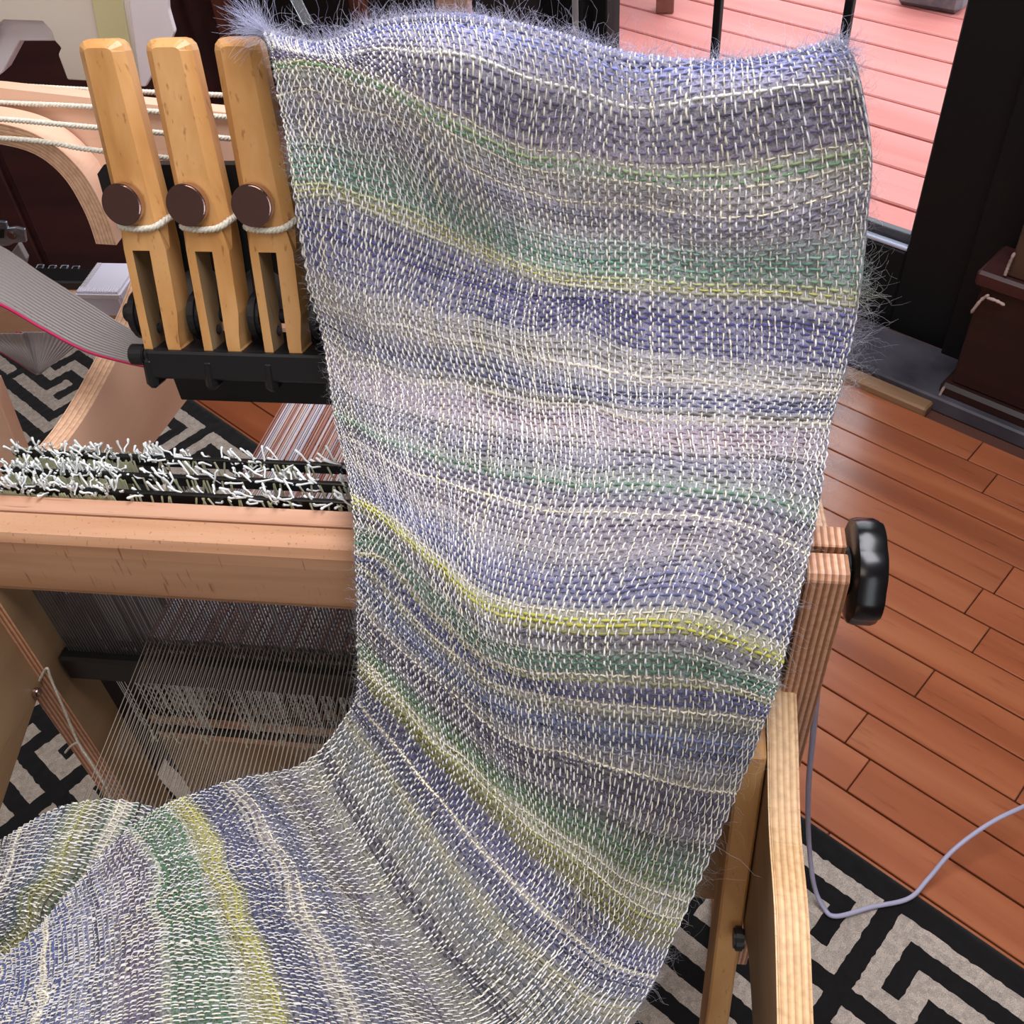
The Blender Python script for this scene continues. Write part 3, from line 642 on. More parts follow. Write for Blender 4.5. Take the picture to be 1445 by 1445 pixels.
for i in range(m_-1):
    for j in range(K): Fh.append((i*K+j, i*K+(j+1) % K, (i+1)*K+(j+1) % K, (i+1)*K+j))
Vh = np.array(Vh); 
me = np_mesh('laminated_rim', Vh, np.array(Fh), None, False, {'ply': at_})
hoop = link('laminated_rim', me, [M['ply_t'], wood('bent_ply_face', (214, 168, 138), (226, 184, 156), (234, 196, 170), 1, 0.3, fleck=0.1)], lm)
mi = np.array([0 if (i % K) < lay-1 else 1 for i in range(len(Fh))], np.int32); me.polygons.foreach_set('material_index', mi)
def bd(py): return 0.872-(py-124)*0.00012
bp_ = [(-150, 112), (0, 124), (160, 142), (330, 160), (330, 260), (160, 322), (136, 296), (105, 240), (60, 198), (0, 178), (-150, 172)]
from_bm('castle_board', prism_bm([at_y(px, py, bd(py)) for px, py in bp_], (0, 0.014, 0), 0.0), wood('pale_beech_board', (214, 166, 136), (224, 180, 152), (232, 190, 164), 0, 0.3, fleck=0.1), lm)
for lst in (((-150, 137), (0, 145), (130, 151), (330, 166)), ((-150, 161), (0, 168), (125, 179), (330, 196)), ((-150, 190), (0, 195), (70, 201), (135, 212), (330, 232))):
    twisted('lever_cord', catmull(np.array([at_y(px, py, (bd(py)-0.0035 if lst[1][1] < 150 else 0.826)) for px, py in lst]), 8), 0.0026, M['cord'], lm, 0.0105)
twisted('lever_cord', catmull(np.array([at_y(-120, 108, 0.93), at_y(0, 119, 0.93), at_y(110, 126, 0.93), at_y(210, 130, 0.93), at_y(310, 134, 0.93), at_y(420, 138, 0.93)]), 8), 0.0027, M['cord'], lm, 0.0105)
# outer slanting frame foot at the left edge and the beam carrying the parts box
wd = [(-120, 520), (-10, 545), (8, 590), (34, 655), (60, 720), (-120, 760)]
from_bm('frame_foot', prism_bm([at_y(px, py, 0.79) for px, py in wd], (0, 0.02, 0), 0.001), wood('pale_ply_face', (216, 170, 140), (226, 184, 156), (234, 196, 170), 1, 0.3, fleck=0.1), lm)
bz = at_y(60, 430, 0.95)
box('rear_beam', -0.92, -0.50, 0.95, 1.012, at_y(60, 484, 0.95)[2], at_y(110, 425, 0.95)[2], M['beech'], lm, 0.004)
zb = at_y(110, 425, 0.95)[2]

# ---- ivory plastic housing, upper left
YI = 0.97
hs = root('plastic_housing', at_y(90, 115, YI), 'ivory moulded plastic housing with an arched opening behind the left levers', 'housing')
o_ = [(-90, -70), (166, -70), (176, 0), (200, 119), (95, 113), (82, 78), (86, 68), (76, 57), (72, 44), (60, 31), (6, 29), (-6, 40), (-14, 62), (-90, 62)]
from_bm('front_shell', prism_bm([at_y(px, py, YI) for px, py in o_], (0, 0.012, 0), 0.0012), M['ivory'], hs)
o_ = [(-120, -70), (150, -70), (150, 20), (100, 10), (92, 58), (28, 58), (4, 103), (-20, 118), (-120, 118)]
from_bm('inner_shell', prism_bm([at_y(px, py, YI+0.0121) for px, py in o_], (0, 0.02, 0), 0.001), M['white_plastic'], hs)
o_ = [(116, -68), (160, -68), (188, 92), (146, 92)]
from_bm('tinted_strip', prism_bm([at_y(px, py, YI-0.0031) for px, py in o_], (0, 0.003, 0), 0.0008), M['ivory_tint'], hs)
a0, a1, a2, a3, a4 = at_y(176, -70, YI-0.002), at_y(240, -70, YI-0.03), at_y(251, 44, YI-0.03), at_y(240, 58, YI-0.03), at_y(208, 118, YI-0.004)
from_bm('side_flap', prism_bm([a0, at_y(238, -70, YI), at_y(241, 10, YI), at_y(250, 42, YI), at_y(243, 58, YI), at_y(209, 119, YI), at_y(201.5, 119, YI)], (0, -0.006, 0), 0.001), M['white_plastic'], hs)
# housing stands on a dark pedestal box (the motor case) hidden below
box('motor_case', -0.98, -0.585, YI+0.034, YI+0.14, at_y(90, 40, YI)[2], at_y(90, 40, YI)[2]+0.2, M['black'], hs, 0.004)
from_bm('clear_tab', prism_bm([at_y(404, -10, 0.99), at_y(420, -10, 0.99), at_y(441, 34, 0.98), at_y(428, 36, 0.98)], (0, 0.003, 0), 0.0004), mat('clear_film', (200, 205, 210), 0.2, Transmission_Weight=0.85, IOR=1.3), hs)

# ---- ribbon cable
rb = root('ribbon_cable', at_y(100, 470, 0.76), 'wide grey ribbon cable with a magenta edge curving past the plywood hoop', 'cable')
def ribbon(name, topc, botc, n, parent, k=10):
    a = catmull(topc, k); b = catmull(botc, k); m = len(a)
    across = 4*n+1; V = []
    T = np.gradient((a+b)/2, axis=0); W = b-a; Nm = np.cross(T, W); Nm /= np.linalg.norm(Nm, axis=1)[:, None]
    Nm *= np.sign(-(Nm@FWD))[:, None]
    for i in range(m):
        for j in range(across):
            t = j/(across-1); V.append(a[i]+(b[i]-a[i])*t+Nm[i]*0.0017*abs(math.sin(math.pi*t*n))**0.8)
    F = [(i*across+j, i*across+j+1, (i+1)*across+j+1, (i+1)*across+j) for i in range(m-1) for j in range(across-1)]
    me = np_mesh(name, np.array(V), np.array(F), None, True); me.materials.append(M['ribbon']); me.materials.append(M['ribbon_red'])
    mi = np.array([1 if j >= across-5 else 0 for i in range(m-1) for j in range(across-1)], np.int32); me.polygons.foreach_set('material_index', mi)
    o = link(name, me, None, parent); md = o.modifiers.new('thickness', 'SOLIDIFY'); md.thickness = 0.0009; md.offset = -1; return o
tpx = [(-90, 305, .86), (0, 346, .84), (60, 386, .815), (125, 427, .795), (170, 456, .785), (215, 480, .778), (262, 498, .772)]
bpx = [(-90, 395, .80), (0, 432, .785), (60, 466, .77), (120, 497, .757), (180, 514, .75), (230, 523, .748), (275, 528, .748)]
rs = ribbon('ribbon_span', [at_y(*p) for p in tpx], [at_y(*p) for p in bpx], 17, rb)
ribbon('ribbon_fold', [at_y(34, 470, .90), at_y(36, 484, .90), at_y(46, 506, .895), at_y(53, 528, .89)], [at_y(-70, 470, .885), at_y(-40, 482, .885), at_y(0, 497, .885), at_y(52, 529.5, .888)], 14, rb)
ribbon('ribbon_fold', [at_y(130, 468, .925), at_y(112, 484, .92), at_y(84, 507, .91), at_y(56, 528, .895)], [at_y(22, 468, .912), at_y(29, 484, .91), at_y(40, 504, .903), at_y(53, 528.5, .893)], 14, rb)
# worn printing along the lower edge
g = []
ta, tb = catmull([at_y(*p) for p in tpx], 10), catmull([at_y(*p) for p in bpx], 10)
for s, w in ((0.12, .8), (0.20, .3), (0.235, .9), (0.27, .5), (0.30, .8), (0.335, .6), (0.365, 1), (0.395, .9), (0.43, .8), (0.46, .7)):
    i = s*(len(ta)-1)*0.95; i0 = int(i); f = i-i0
    pa = ta[i0]*(1-f)+ta[i0+1]*f; pb_ = tb[i0]*(1-f)+tb[i0+1]*f; tg = tb[i0+1]-tb[i0]; tg /= np.linalg.norm(tg); wv = (pb_-pa)/np.linalg.norm(pb_-pa)
    c = pa+(pb_-pa)*0.86+np.cross(wv, tg)*0 - FWD*0.0007
    for a_, b_ in [((random.uniform(-.6, .6), random.uniform(-.5, .5)), (random.uniform(-.6, .6), random.uniform(-.5, .5))) for _ in range(4)]:
        g.append((c+tg*a_[0]*0.0034*w+wv*a_[1]*0.0042, c+tg*b_[0]*0.0034*w+wv*b_[1]*0.0042))
Vg, Fg = bars(g, 0.00028, 4); link('worn_print', np_mesh('worn_print', Vg, Fg, smooth=False), M['ink'], rb, 'stuff')
# ---- clear parts box and black clips on the rear beam
cb = root('clear_box', at_y(140, 440, 0.96), 'small clear ribbed plastic box on the rear wooden beam beside the black clips', 'box')
zt = zb+0.0335
x0, x1 = at_z(105, 412, zt)[0], min(at_z(200, 412, zt)[0], XL-0.003)
y0b, y1b = at_z(105, 414, zt)[1], at_z(130, 369, zt)[1]
bm = prism_bm([(x0, y0b, zb+0.002), (x1, y0b, zb+0.002), (x1, y0b, zt), (x0, y0b, zt)], (0, y1b-y0b, 0), 0.003, 2)
from_bm('body', bm, M['clear'], cb)
pp = [((x, y0b+0.003, zt+0.0006), (x, y0b+0.012, zt+0.0006)) for x in np.arange(x0+0.003, x1-0.003, 0.003)]+[((x0+0.003, y, zt+0.0006), (x0+0.009, y, zt+0.0006)) for y in np.arange(y0b+0.013, y1b-0.002, 0.003)]
Vg, Fg = bars(pp, 0.0008, 5); link('lid_ribs', np_mesh('lid_ribs', Vg, Fg), M['white_plastic'], cb, 'stuff')
box('lid_rim', x0-0.001, x1+0.001, y0b-0.0016, y0b-0.0001, zt-0.006, zt, M['white_plastic'], cb, 0.0005)
for i, (px, py) in enumerate(((58, 374), (75, 375), (92, 375), (108, 376))):
    pc_ = at_y(px, py, 1.005); lo_ = at_y(px-17, py+38, 0.985)
    d = lo_-pc_; s_ = np.array([0.0042, 0, 0])
    loopp = np.array([pc_-s_+d, pc_-s_+d*0.1, pc_-s_*0.6, pc_+s_*0.6, pc_+s_+d*0.1, pc_+s_+d])
    cl_ = root('wire_clip', lo_, 'black wire clip with silver edge standing on the rear beam, %s from the left' % ['first', 'second', 'third', 'fourth'][i], 'clip', 'wire clips on the rear beam')
    tube('wire', catmull(loopp, 6), 0.0011, M['zinc'], cl_, 6)
    from_bm('blade', prism_bm([pc_-s_*0.7+d, pc_-s_*0.7+d*0.06, pc_+s_*0.7+d*0.06, pc_+s_*0.7+d], (0, 0.001, 0)), M['black'], cl_)
box('clip_tray', -0.80, x0-0.003, 0.972, 1.002, zb+0.0005, zb+0.012, M['black'], lm, 0.002)
# ---- zinc bracket at the left edge
zk = root('zinc_bracket', at_y(15, 335, 0.93), 'small galvanised steel bracket at the left edge above the ribbon cable', 'bracket')
o_ = [(-60, 306), (8, 314), (10, 322), (22, 321), (34, 324), (37, 342), (20, 343), (12, 347), (-60, 350)]
zp = from_bm('plate', prism_bm([at_y(px, py, 0.90) for px, py in o_], (0, 0.004, 0), 0.0006), M['zinc'], zk)
o_ = [(-4, 324), (5, 324), (5, 336), (-4, 336)]
from_bm('slot', prism_bm([at_y(px, py, 0.8985) for px, py in o_], (0, 0.0014, 0)), M['black'], zp)
sc_ = at_y(17, 331, 0.8999); from_bm('screw', cyl_bm(sc_, sc_-np.array([0, 0.003, 0]), 0.0048, 14, 0.001), M['steel'], zp)
o_ = [(12, 362), (25, 344), (37, 366), (30, 400), (0, 400)]
from_bm('support_arm', prism_bm([at_y(px, py, 0.92) for px, py in o_], (0, 0.008, 0), 0.0006), M['grey_panel'], zk)

# ---- white cable on the floor
cbp = [at_y(1146, 900, .585), at_y(1153, 962, .60), at_y(1147, 1040, .615), at_y(1141, 1110, .63), at_y(1141, 1180, .64), at_y(1147, 1235, .645), at_y(1160, 1272, .645)]
cbp[-1][2] = max(cbp[-1][2], 0.014)
cbp = [np.array(p) for p in cbp]
fl2 = [at_z(1148, 1246, 0.05), at_z(1162, 1280, 0.0175), at_z(1180, 1293, 0.0150), at_z(1230, 1280, 0.0150), at_z(1282, 1268, 0.0150), at_z(1310, 1240, 0.02), at_z(1345, 1200, 0.045), at_z(1395, 1163, 0.06), at_z(1445, 1138, 0.06), at_z(1520, 1105, 0.02), at_z(1600, 1075, 0.004)]
hang = [at_y(1146, 905, .59), at_y(1153, 962, .60), at_y(1147, 1040, .63), at_y(1141, 1110, .66), at_y(1141, 1180, .70)]
cab = tube('power_cable', catmull(np.array(hang+fl2), 10), 0.0034, M['cable'], None, 10)
tag(cab, 'thin white power cable hanging by the loom leg and trailing over rug and floor', 'cable')
# ================================================================== SCARF
def cr_weights(t, n):
    """Catmull-Rom weights of parameters t over n control points -> (len(t), n)"""
    t = np.clip(np.asarray(t, float), 0, n-1-1e-9); i = np.floor(t).astype(int); f = t-i; W = np.zeros((len(t), n))
    w = np.stack([0.5*(-f+2*f**2-f**3), 0.5*(2-5*f**2+3*f**3), 0.5*(f+4*f**2-3*f**3), 0.5*(-f**2+f**3)], 1)
    for k in range(4): np.add.at(W, (np.arange(len(t)), np.clip(i+k-1, 0, n-1)), w[:, k])
    return W
def Y(px, ys): return [at_y(p[0], p[1], y) for p, y in zip(px, ys)]
def Dp(px, ds): return [at_d(p[0], p[1], d) for p, d in zip(px, ds)]
def Dof(p): q = np.asarray(p).copy(); q[2] -= H; return q.dot(FWD)
R = []
R0 = Y([(372, 45), (450, 62), (540, 33), (640, 25), (760, 46), (890, 81), (1040, 89), (1190, 60)], [.765, .757, .75, .742, .735, .728, .722, .715])
R.append([p+np.array([0, 0.03, -0.085]) for p in R0])
R.append([p+np.array([0, 0.024, -0.018]) for p in R0])
R.append(R0)                                                                                                                             # row 2 = crest
R.append(Y([(378, 62), (455, 79), (545, 68), (650, 75), (770, 115), (890, 145), (1040, 137), (1212, 102)], [.748, .738, .726, .710, .718, .712, .700, .702]))
R.append(Y([(385, 85), (465, 96), (550, 125), (650, 178), (760, 222), (890, 240), (1050, 238), (1231, 213)], [.740, .726, .708, .694, .708, .698, .688, .692]))
R.append(Y([(398, 170), (480, 185), (570, 215), (665, 270), (770, 305), (890, 322), (1050, 325), (1226, 300)], [.724, .710, .696, .684, .696, .688, .672, .682]))
R.append(Y([(413, 262), (500, 288), (590, 318), (680, 356), (775, 390), (890, 408), (1050, 415), (1213, 425)], [.702, .692, .684, .680, .676, .667, .660, .664]))
R.append(Y([(434, 392), (500, 416), (570, 438), (660, 455), (770, 480), (890, 500), (1050, 525), (1192, 532)], [.685, .668, .660, .655, .648, .638, .628, .632]))
R.append(Y([(457, 480), (515, 517), (590, 540), (680, 556), (780, 573), (890, 586), (1040, 598), (1172, 606)], [.665, .645, .634, .626, .615, .606, .594, .600]))
R.append(Y([(472, 585), (525, 618), (585, 642), (677, 664), (780, 680), (890, 692), (1040, 704), (1152, 735)], [.615, .592, .580, .570, .560, .550, .540, .545]))
R.append(Y([(498, 708), (548, 735), (605, 787), (660, 835), (725, 868), (830, 883), (980, 880), (1107, 930)], [.532, .515, .498, .484, .473, .464, .458, .462]))
R.append(Y([(502, 795), (552, 842), (612, 900), (675, 950), (745, 985), (840, 1000), (965, 1008), (1080, 1020)], [.495, .478, .462, .448, .438, .430, .424, .426]))
R.append(Y([(504, 870), (550, 920), (612, 978), (682, 1035), (752, 1080), (840, 1112), (940, 1140), (1022, 1160)], [.468, .450, .433, .417, .404, .394, .386, .388]))
R.append(Y([(507, 950), (552, 998), (615, 1065), (685, 1132), (752, 1193), (817, 1245), (880, 1297), (950, 1325)], [.440, .417, .394, .373, .356, .342, .332, .326]))
d9 = [Dof(p) for p in R[-1]]
R.append(Dp([(492, 1006), (530, 1062), (580, 1135), (635, 1205), (695, 1280), (760, 1345), (820, 1400), (900, 1425)], [.803, .790, .772, .757, .745, .737, .730, .727]))
R.append(Dp([(432, 1075), (478, 1140), (520, 1215), (565, 1290), (612, 1360), (662, 1430), (712, 1500), (770, 1575)], [.803, .780, .757, .738, .724, .712, .702, .695]))
R.append(Dp([(342, 1098), (385, 1160), (422, 1225), (457, 1290), (490, 1355), (525, 1420), (562, 1490), (605, 1560)], [.800, .772, .748, .727, .710, .696, .684, .675]))
R.append(Dp([(250, 1128), (284, 1180), (308, 1230), (330, 1285), (350, 1345), (368, 1400), (388, 1460), (410, 1530)], [.795, .765, .742, .720, .701, .686, .673, .662]))
R.append(Dp([(180, 1172), (203, 1208), (215, 1252), (222, 1300), (226, 1350), (227, 1405), (228, 1470), (230, 1540)], [.782, .755, .732, .712, .694, .679, .665, .654]))
R.append(Dp([(108, 1248), (122, 1283), (128, 1320), (130, 1360), (125, 1405), (120, 1450), (112, 1500), (105, 1560)], [.772, .746, .725, .706, .689, .674, .661, .650]))
R.append(Dp([(35, 1328), (38, 1358), (35, 1395), (25, 1430), (15, 1470), (5, 1510), (-10, 1560), (-20, 1610)], [.765, .741, .720, .702, .685, .671, .658, .648]))
R.append(Dp([(-60, 1395), (-60, 1420), (-65, 1450), (-75, 1480), (-90, 1520), (-105, 1560), (-115, 1600), (-125, 1650)], [.760, .738, .718, .700, .684, .670, .657, .647]))
G1 = np.array(R)
cam_o = np.array([0, 0, H])
for rws, am in ((8, .4), (9, .8), (10, 1.0), (11, 1.0), (12, .8), (13, .4)):          # the middle of the drop bellies forward of the loom
    for c, d in enumerate((0, .006, .018, .028, .030, .028, .022, .012)):
        v = G1[rws, c]-cam_o; G1[rws, c] = cam_o+v*(1-d*am/np.linalg.norm(v)/0.72*0.9)
S = []
S.append(Dp([(250, 1160), (222, 1195), (185, 1245), (140, 1300), (95, 1355), (60, 1400)], [.84, .83, .825, .82, .82, .82]))
S.append(Dp([(207, 1136), (182, 1180), (145, 1235), (105, 1290), (60, 1350), (20, 1400)], [.835, .815, .80, .795, .795, .795]))
S.append(Dp([(150, 1128), (133, 1170), (106, 1225), (75, 1282), (32, 1342), (-5, 1390)], [.835, .808, .79, .78, .778, .778]))
S.append(Dp([(95, 1136), (82, 1175), (62, 1222), (38, 1272), (0, 1330), (-35, 1380)], [.835, .808, .788, .776, .772, .772]))
S.append(Dp([(40, 1162), (30, 1197), (14, 1242), (-6, 1287), (-40, 1340), (-70, 1385)], [.838, .812, .79, .778, .772, .772]))
S.append(Dp([(-25, 1205), (-32, 1235), (-46, 1275), (-62, 1315), (-92, 1365), (-120, 1400)], [.845, .82, .80, .785, .778, .778]))
G2 = np.array(S)
def sample(G, r, u):
    Wr = cr_weights(r, G.shape[0]); Wu = cr_weights(np.asarray(u)*(G.shape[1]-1), G.shape[1])
    return np.einsum('ia,abk,jb->ijk', Wr, G, Wu, optimize=True)
def surf(G, r, u):
    P0 = sample(G, r, u); e = 1e-3
    rc = np.clip(r, 0.002, G.shape[0]-1.002); uc = np.clip(u, 0.001, 0.999)
    Tr = sample(G, rc+e, uc)-sample(G, rc-e, uc); Tu = sample(G, rc, uc+e*0.3)-sample(G, rc, uc-e*0.3)
    Tr /= np.linalg.norm(Tr, axis=2)[..., None]+1e-12; Tu /= np.linalg.norm(Tu, axis=2)[..., None]+1e-12
    Nm = np.cross(Tr, Tu); Nm /= np.linalg.norm(Nm, axis=2)[..., None]+1e-12
    s = np.sign(np.mean(Nm@FWD)); Nm *= -s
    return P0, Tr, Tu, Nm
# weft colours down the scarf, by row of the grid; crest lightened for the top light (row, sRGB)
ST = [(0, (96, 106, 176)), (2.0, (146, 150, 206)), (2.25, (112, 122, 198)), (2.6, (140, 144, 194)), (2.9, (120, 116, 160)), (3.05, (196, 196, 186)), (3.1, (112, 106, 138)), (3.45, (86, 80, 112)), (3.75, (74, 66, 96)),
      (3.9, (104, 88, 106)), (4.0, (150, 160, 110)), (4.12, (96, 150, 96)), (4.3, (140, 140, 124)), (4.6, (128, 122, 128)), (4.85, (104, 104, 122)), (5.1, (136, 132, 134)), (5.3, (120, 136, 128)),
      (5.6, (92, 142, 116)), (5.8, (110, 152, 124)), (5.93, (176, 178, 120)), (6.0, (206, 204, 96)), (6.08, (150, 150, 140)), (6.18, (66, 68, 128)), (6.55, (58, 58, 122)), (6.85, (74, 76, 128)),
      (6.98, (180, 176, 152)), (7.05, (140, 138, 134)), (7.3, (172, 164, 148)), (7.5, (76, 80, 110)), (7.75, (66, 70, 104)), (7.95, (180, 172, 152)), (8.1, (110, 90, 112)), (8.25, (158, 134, 142)), (8.45, (150, 140, 142)), (8.7, (92, 92, 116)),
      (8.88, (146, 150, 140)), (8.98, (88, 136, 104)), (9.06, (84, 78, 98)), (9.3, (76, 66, 92)), (9.5, (150, 144, 144)), (9.62, (94, 96, 136)), (9.85, (78, 82, 132)), (9.94, (130, 150, 110)), (9.97, (190, 188, 60)), (10.0, (212, 206, 62)), (10.06, (206, 202, 70)),
      (10.12, (74, 70, 116)), (10.25, (156, 146, 140)), (10.4, (82, 132, 100)), (10.58, (92, 138, 116)), (10.66, (190, 190, 80)), (10.72, (84, 84, 130)), (10.95, (80, 86, 140)), (11.05, (168, 166, 140)), (11.2, (96, 108, 146)), (11.45, (84, 94, 140)), (11.6, (150, 146, 140)),
      (11.75, (80, 72, 98)), (12.05, (70, 60, 84)), (12.2, (130, 122, 124)), (12.3, (92, 108, 92)), (12.45, (88, 130, 84)), (12.65, (128, 150, 84)), (12.85, (186, 184, 84)), (13.08, (184, 178, 74)), (13.14, (68, 66, 110)), (13.7, (70, 70, 120)), (13.9, (86, 90, 124)), (14.05, (176, 172, 132)),
      (14.3, (96, 104, 112)), (14.6, (152, 150, 132)), (14.75, (76, 72, 98)), (15.0, (150, 148, 126)), (15.25, (140, 138, 130)), (15.4, (84, 76, 100)), (15.6, (160, 154, 136)), (15.85, (86, 90, 120)), (16.05, (92, 98, 128)), (16.25, (136, 128, 134)), (16.4, (78, 82, 122)), (16.65, (62, 70, 124)), (16.80, (80, 84, 116)),
      (16.86, (204, 200, 84)), (17.08, (196, 190, 90)), (17.2, (184, 186, 158)), (17.3, (84, 138, 84)), (17.85, (70, 124, 74)), (17.95, (190, 196, 170)), (18.05, (112, 104, 126)), (18.4, (96, 82, 116)), (18.65, (156, 154, 170)), (18.8, (120, 124, 172)), (19.1, (150, 152, 176)), (19.4, (92, 106, 166)), (20, (86, 100, 160)), (21, (70, 84, 140))]
ST2 = [(0, (84, 74, 98)), (0.8, (100, 92, 112)), (1.1, (72, 110, 78)), (1.7, (82, 132, 80)), (2.1, (130, 138, 100)), (2.5, (184, 182, 86)), (2.8, (150, 160, 90)), (3.1, (80, 100, 110)), (3.6, (70, 84, 116)), (4.1, (92, 92, 112)), (5, (120, 112, 108))]
def stripe(st, r):
    xs = np.array([s[0] for s in st]); cs = np.array([lin(s[1])[:3] for s in st])
    return np.stack([np.interp(r, xs, cs[:, k]) for k in range(3)], -1)
parts_w, parts_f, parts_c, hair_p = [], [], [], []
def tubes_grid(P0, rad, n, A, B, col):
    """P0 (k,m,3) centre lines, A,B frames of the same shape -> one mesh"""
    k, m = P0.shape[:2]; th = np.linspace(0, 2*np.pi, n, endpoint=False)+0.4
    rad = np.broadcast_to(rad, (k, m))
    V = P0[:, :, None, :]+rad[:, :, None, None]*(np.cos(th)[None, None, :, None]*A[:, :, None, :]+np.sin(th)[None, None, :, None]*B[:, :, None, :])
    i = np.arange(k)[:, None, None]; j = np.arange(m-1)[None, :, None]; q = np.arange(n)[None, None, :]; q2 = (q+1) % n
    b0 = (i*m+j)*n; F = np.stack([b0+q, b0+q2, b0+n+q2, b0+n+q], -1).reshape(-1, 4)
    C = np.repeat(col.reshape(-1, 3), n, 0)
    return V.reshape(-1, 3), F, C
def smooth_noise(n, step, amp):
    k = max(4, int(n/step)+3); c = rng.normal(0, amp, k); t = np.linspace(0, k-3.001, n); W = cr_weights(t+1, k); return W@c
def weave(G, st, ends, pick, r_lo, r_hi):
    rr = np.linspace(r_lo, r_hi, 900); P0 = sample(G, rr, np.linspace(0.1, 0.9, 7))
    sl = np.linalg.norm(np.diff(P0, axis=0), axis=2).mean(1); s = np.concatenate([[0], np.cumsum(sl)])
    npk = int(s[-1]/pick); sp = np.linspace(0, s[-1], npk+1)+rng.normal(0, pick*0.13, npk+1); sp = np.clip(np.sort(sp), 0, s[-1])
    pr = np.interp(sp, s, rr)
    # fine parameter rows: pick centres and half-way points
    fine = np.empty(2*npk+1); fine[0::2] = pr; fine[1::2] = (pr[:-1]+pr[1:])/2
    ue = (np.arange(ends)+0.5)/ends+rng.normal(0, 0.16/ends, ends); ue = np.clip(np.sort(ue), 0.001, 0.999)
    uf = np.empty(2*ends-1); uf[0::2] = ue; uf[1::2] = (ue[:-1]+ue[1:])/2
    # ---- colours of the picks
    base = stripe(st, pr); k = npk+1; base = base*0.93+0.07*np.array(lin((176, 172, 180))[:3])
    kind = np.zeros(k, int)
    cream = np.array(lin((214, 206, 180))[:3])
    lum = base.mean(1); base = base*rng.uniform(0.72, 1.22, (k, 1))
    isl = rng.random(k) < 0.06; base[isl] = cream*rng.uniform(0.8, 1, (isl.sum(), 1)); kind[isl] = 1
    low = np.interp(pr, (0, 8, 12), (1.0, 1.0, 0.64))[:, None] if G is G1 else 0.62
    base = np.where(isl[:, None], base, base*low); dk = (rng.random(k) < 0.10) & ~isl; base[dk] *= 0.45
    rW = 0.00105*rng.uniform(0.75, 1.25, k); rW[isl] *= 0.75
    # ---- warp
    P1, Tr, Tu, Nm = surf(G, fine, ue)
    amp = 0.0016
    ph = np.zeros(2*npk+1); kk = np.arange(npk+1)
    par = (1.0-2.0*((kk[:, None]+np.arange(ends)[None, :]) % 2))          # +1 warp over the pick
    z = np.zeros((2*npk+1, ends)); z[0::2] = par*amp; 
    lat = np.stack([smooth_noise(2*npk+1, 14, 0.0007)+smooth_noise(2*npk+1, 4, 0.00034) for _ in range(ends)], 1)
    Q = P1+Nm*z[..., None]+Tu*lat[..., None]
    rw = np.stack([0.00066*(1+np.clip(smooth_noise(2*npk+1, 10, 0.22), -.4, .6)) for _ in range(ends)], 1)
    if G is G1: rw *= np.interp(fine, (0, 8, 12, 16), (1, 1, .84, .80))[:, None]
    else: rw *= 0.8
    cw = np.array([lin(c)[:3] for c in ((234, 230, 220), (226, 223, 216), (230, 224, 204), (220, 219, 222))])[rng.integers(0, 4, ends)]
    cwf = np.broadcast_to(cw[None], (2*npk+1, ends, 3))*rng.uniform(0.8, 1.05, (2*npk+1, ends, 1))
    tp_ = lambda X: np.swapaxes(X, 0, 1)
    parts_w.append(tubes_grid(tp_(Q), tp_(rw), 4, tp_(Nm), tp_(Tu), tp_(cwf)))
    # ---- weft
    P2, Tr, Tu, Nm = surf(G, pr, uf)
    z2 = np.zeros((npk+1, 2*ends-1)); z2[:, 0::2] = -par*amp*0.8
    fld = np.stack([smooth_noise(2*ends-1, 22, 0.0030) for _ in range(npk//9+4)], 0)
    fw = cr_weights(np.linspace(1, fld.shape[0]-2, npk+1), fld.shape[0])@fld          # neighbouring picks wander together
    lat2 = fw+np.stack([smooth_noise(2*ends-1, 16, 0.0006)+smooth_noise(2*ends-1, 4, 0.00025) for _ in range(npk+1)], 0)
    Q2 = P2+Nm*(z2-(np.interp(pr, (0, 8, 12), (.00055, .00050, .0001))[:, None] if G is G1 else 0.0001))[..., None]+Tr*lat2[..., None]
    r2 = rW[:, None]*(1+0.2*rng.normal(0, 1, (npk+1, 2*ends-1)).clip(-1.5, 1.5))
    drift = np.stack([smooth_noise(2*ends-1, 30, 0.16) for _ in range(npk+1)], 0)
    cf = base[:, None, :]*(1+drift[..., None]).clip(0.5, 1.6)
    parts_f.append(tubes_grid(Q2, r2, 4, Nm, Tr, cf))
    # ---- ground of felted mohair, just under the threads
    rg = np.linspace(r_lo, r_hi, 2*npk); ug = np.linspace(0, 1, 90); P3, Tr3, Tu3, N3 = surf(G, rg, ug)
    cg = np.stack([np.interp(rg, pr, base[:, c]) for c in range(3)], -1); kn = np.exp(-np.linspace(-2, 2, 9)**2); kn /= kn.sum()
    pad = np.pad(cg, ((4, 4), (0, 0)), 'edge'); cg = np.stack([np.convolve(pad[:, c], kn, 'valid') for c in range(3)], -1)
    mot = rng.normal(0, 0.10, (len(rg), 90))
    hz = np.interp(rg, (0, 7.5, 12), (0.57, 0.50, 0.18))[:, None, None] if G is G1 else 0.2
    CG = (cg[:, None, :]*(1-hz)+hz*np.array(lin((194, 190, 200))[:3]))*(1+mot[..., None])
    bumps = np.stack([smooth_noise(len(rg), 5, 0.00040) for _ in range(90)], 1)+np.stack([smooth_noise(90, 9, 0.00035) for _ in range(len(rg))], 0)
    big = cr_weights(np.linspace(1, 12, len(rg)), 14)@rng.normal(0, 0.0005, (14, 9))@cr_weights(np.linspace(1, 7, 90), 9).T
    P3 = P3-N3*((np.interp(rg, (0, 8, 12), (.00035, .00035, .0001))[:, None] if G is G1 else 0.0001)+np.clip(bumps+big, -0.0007, 0.0011))[..., None]
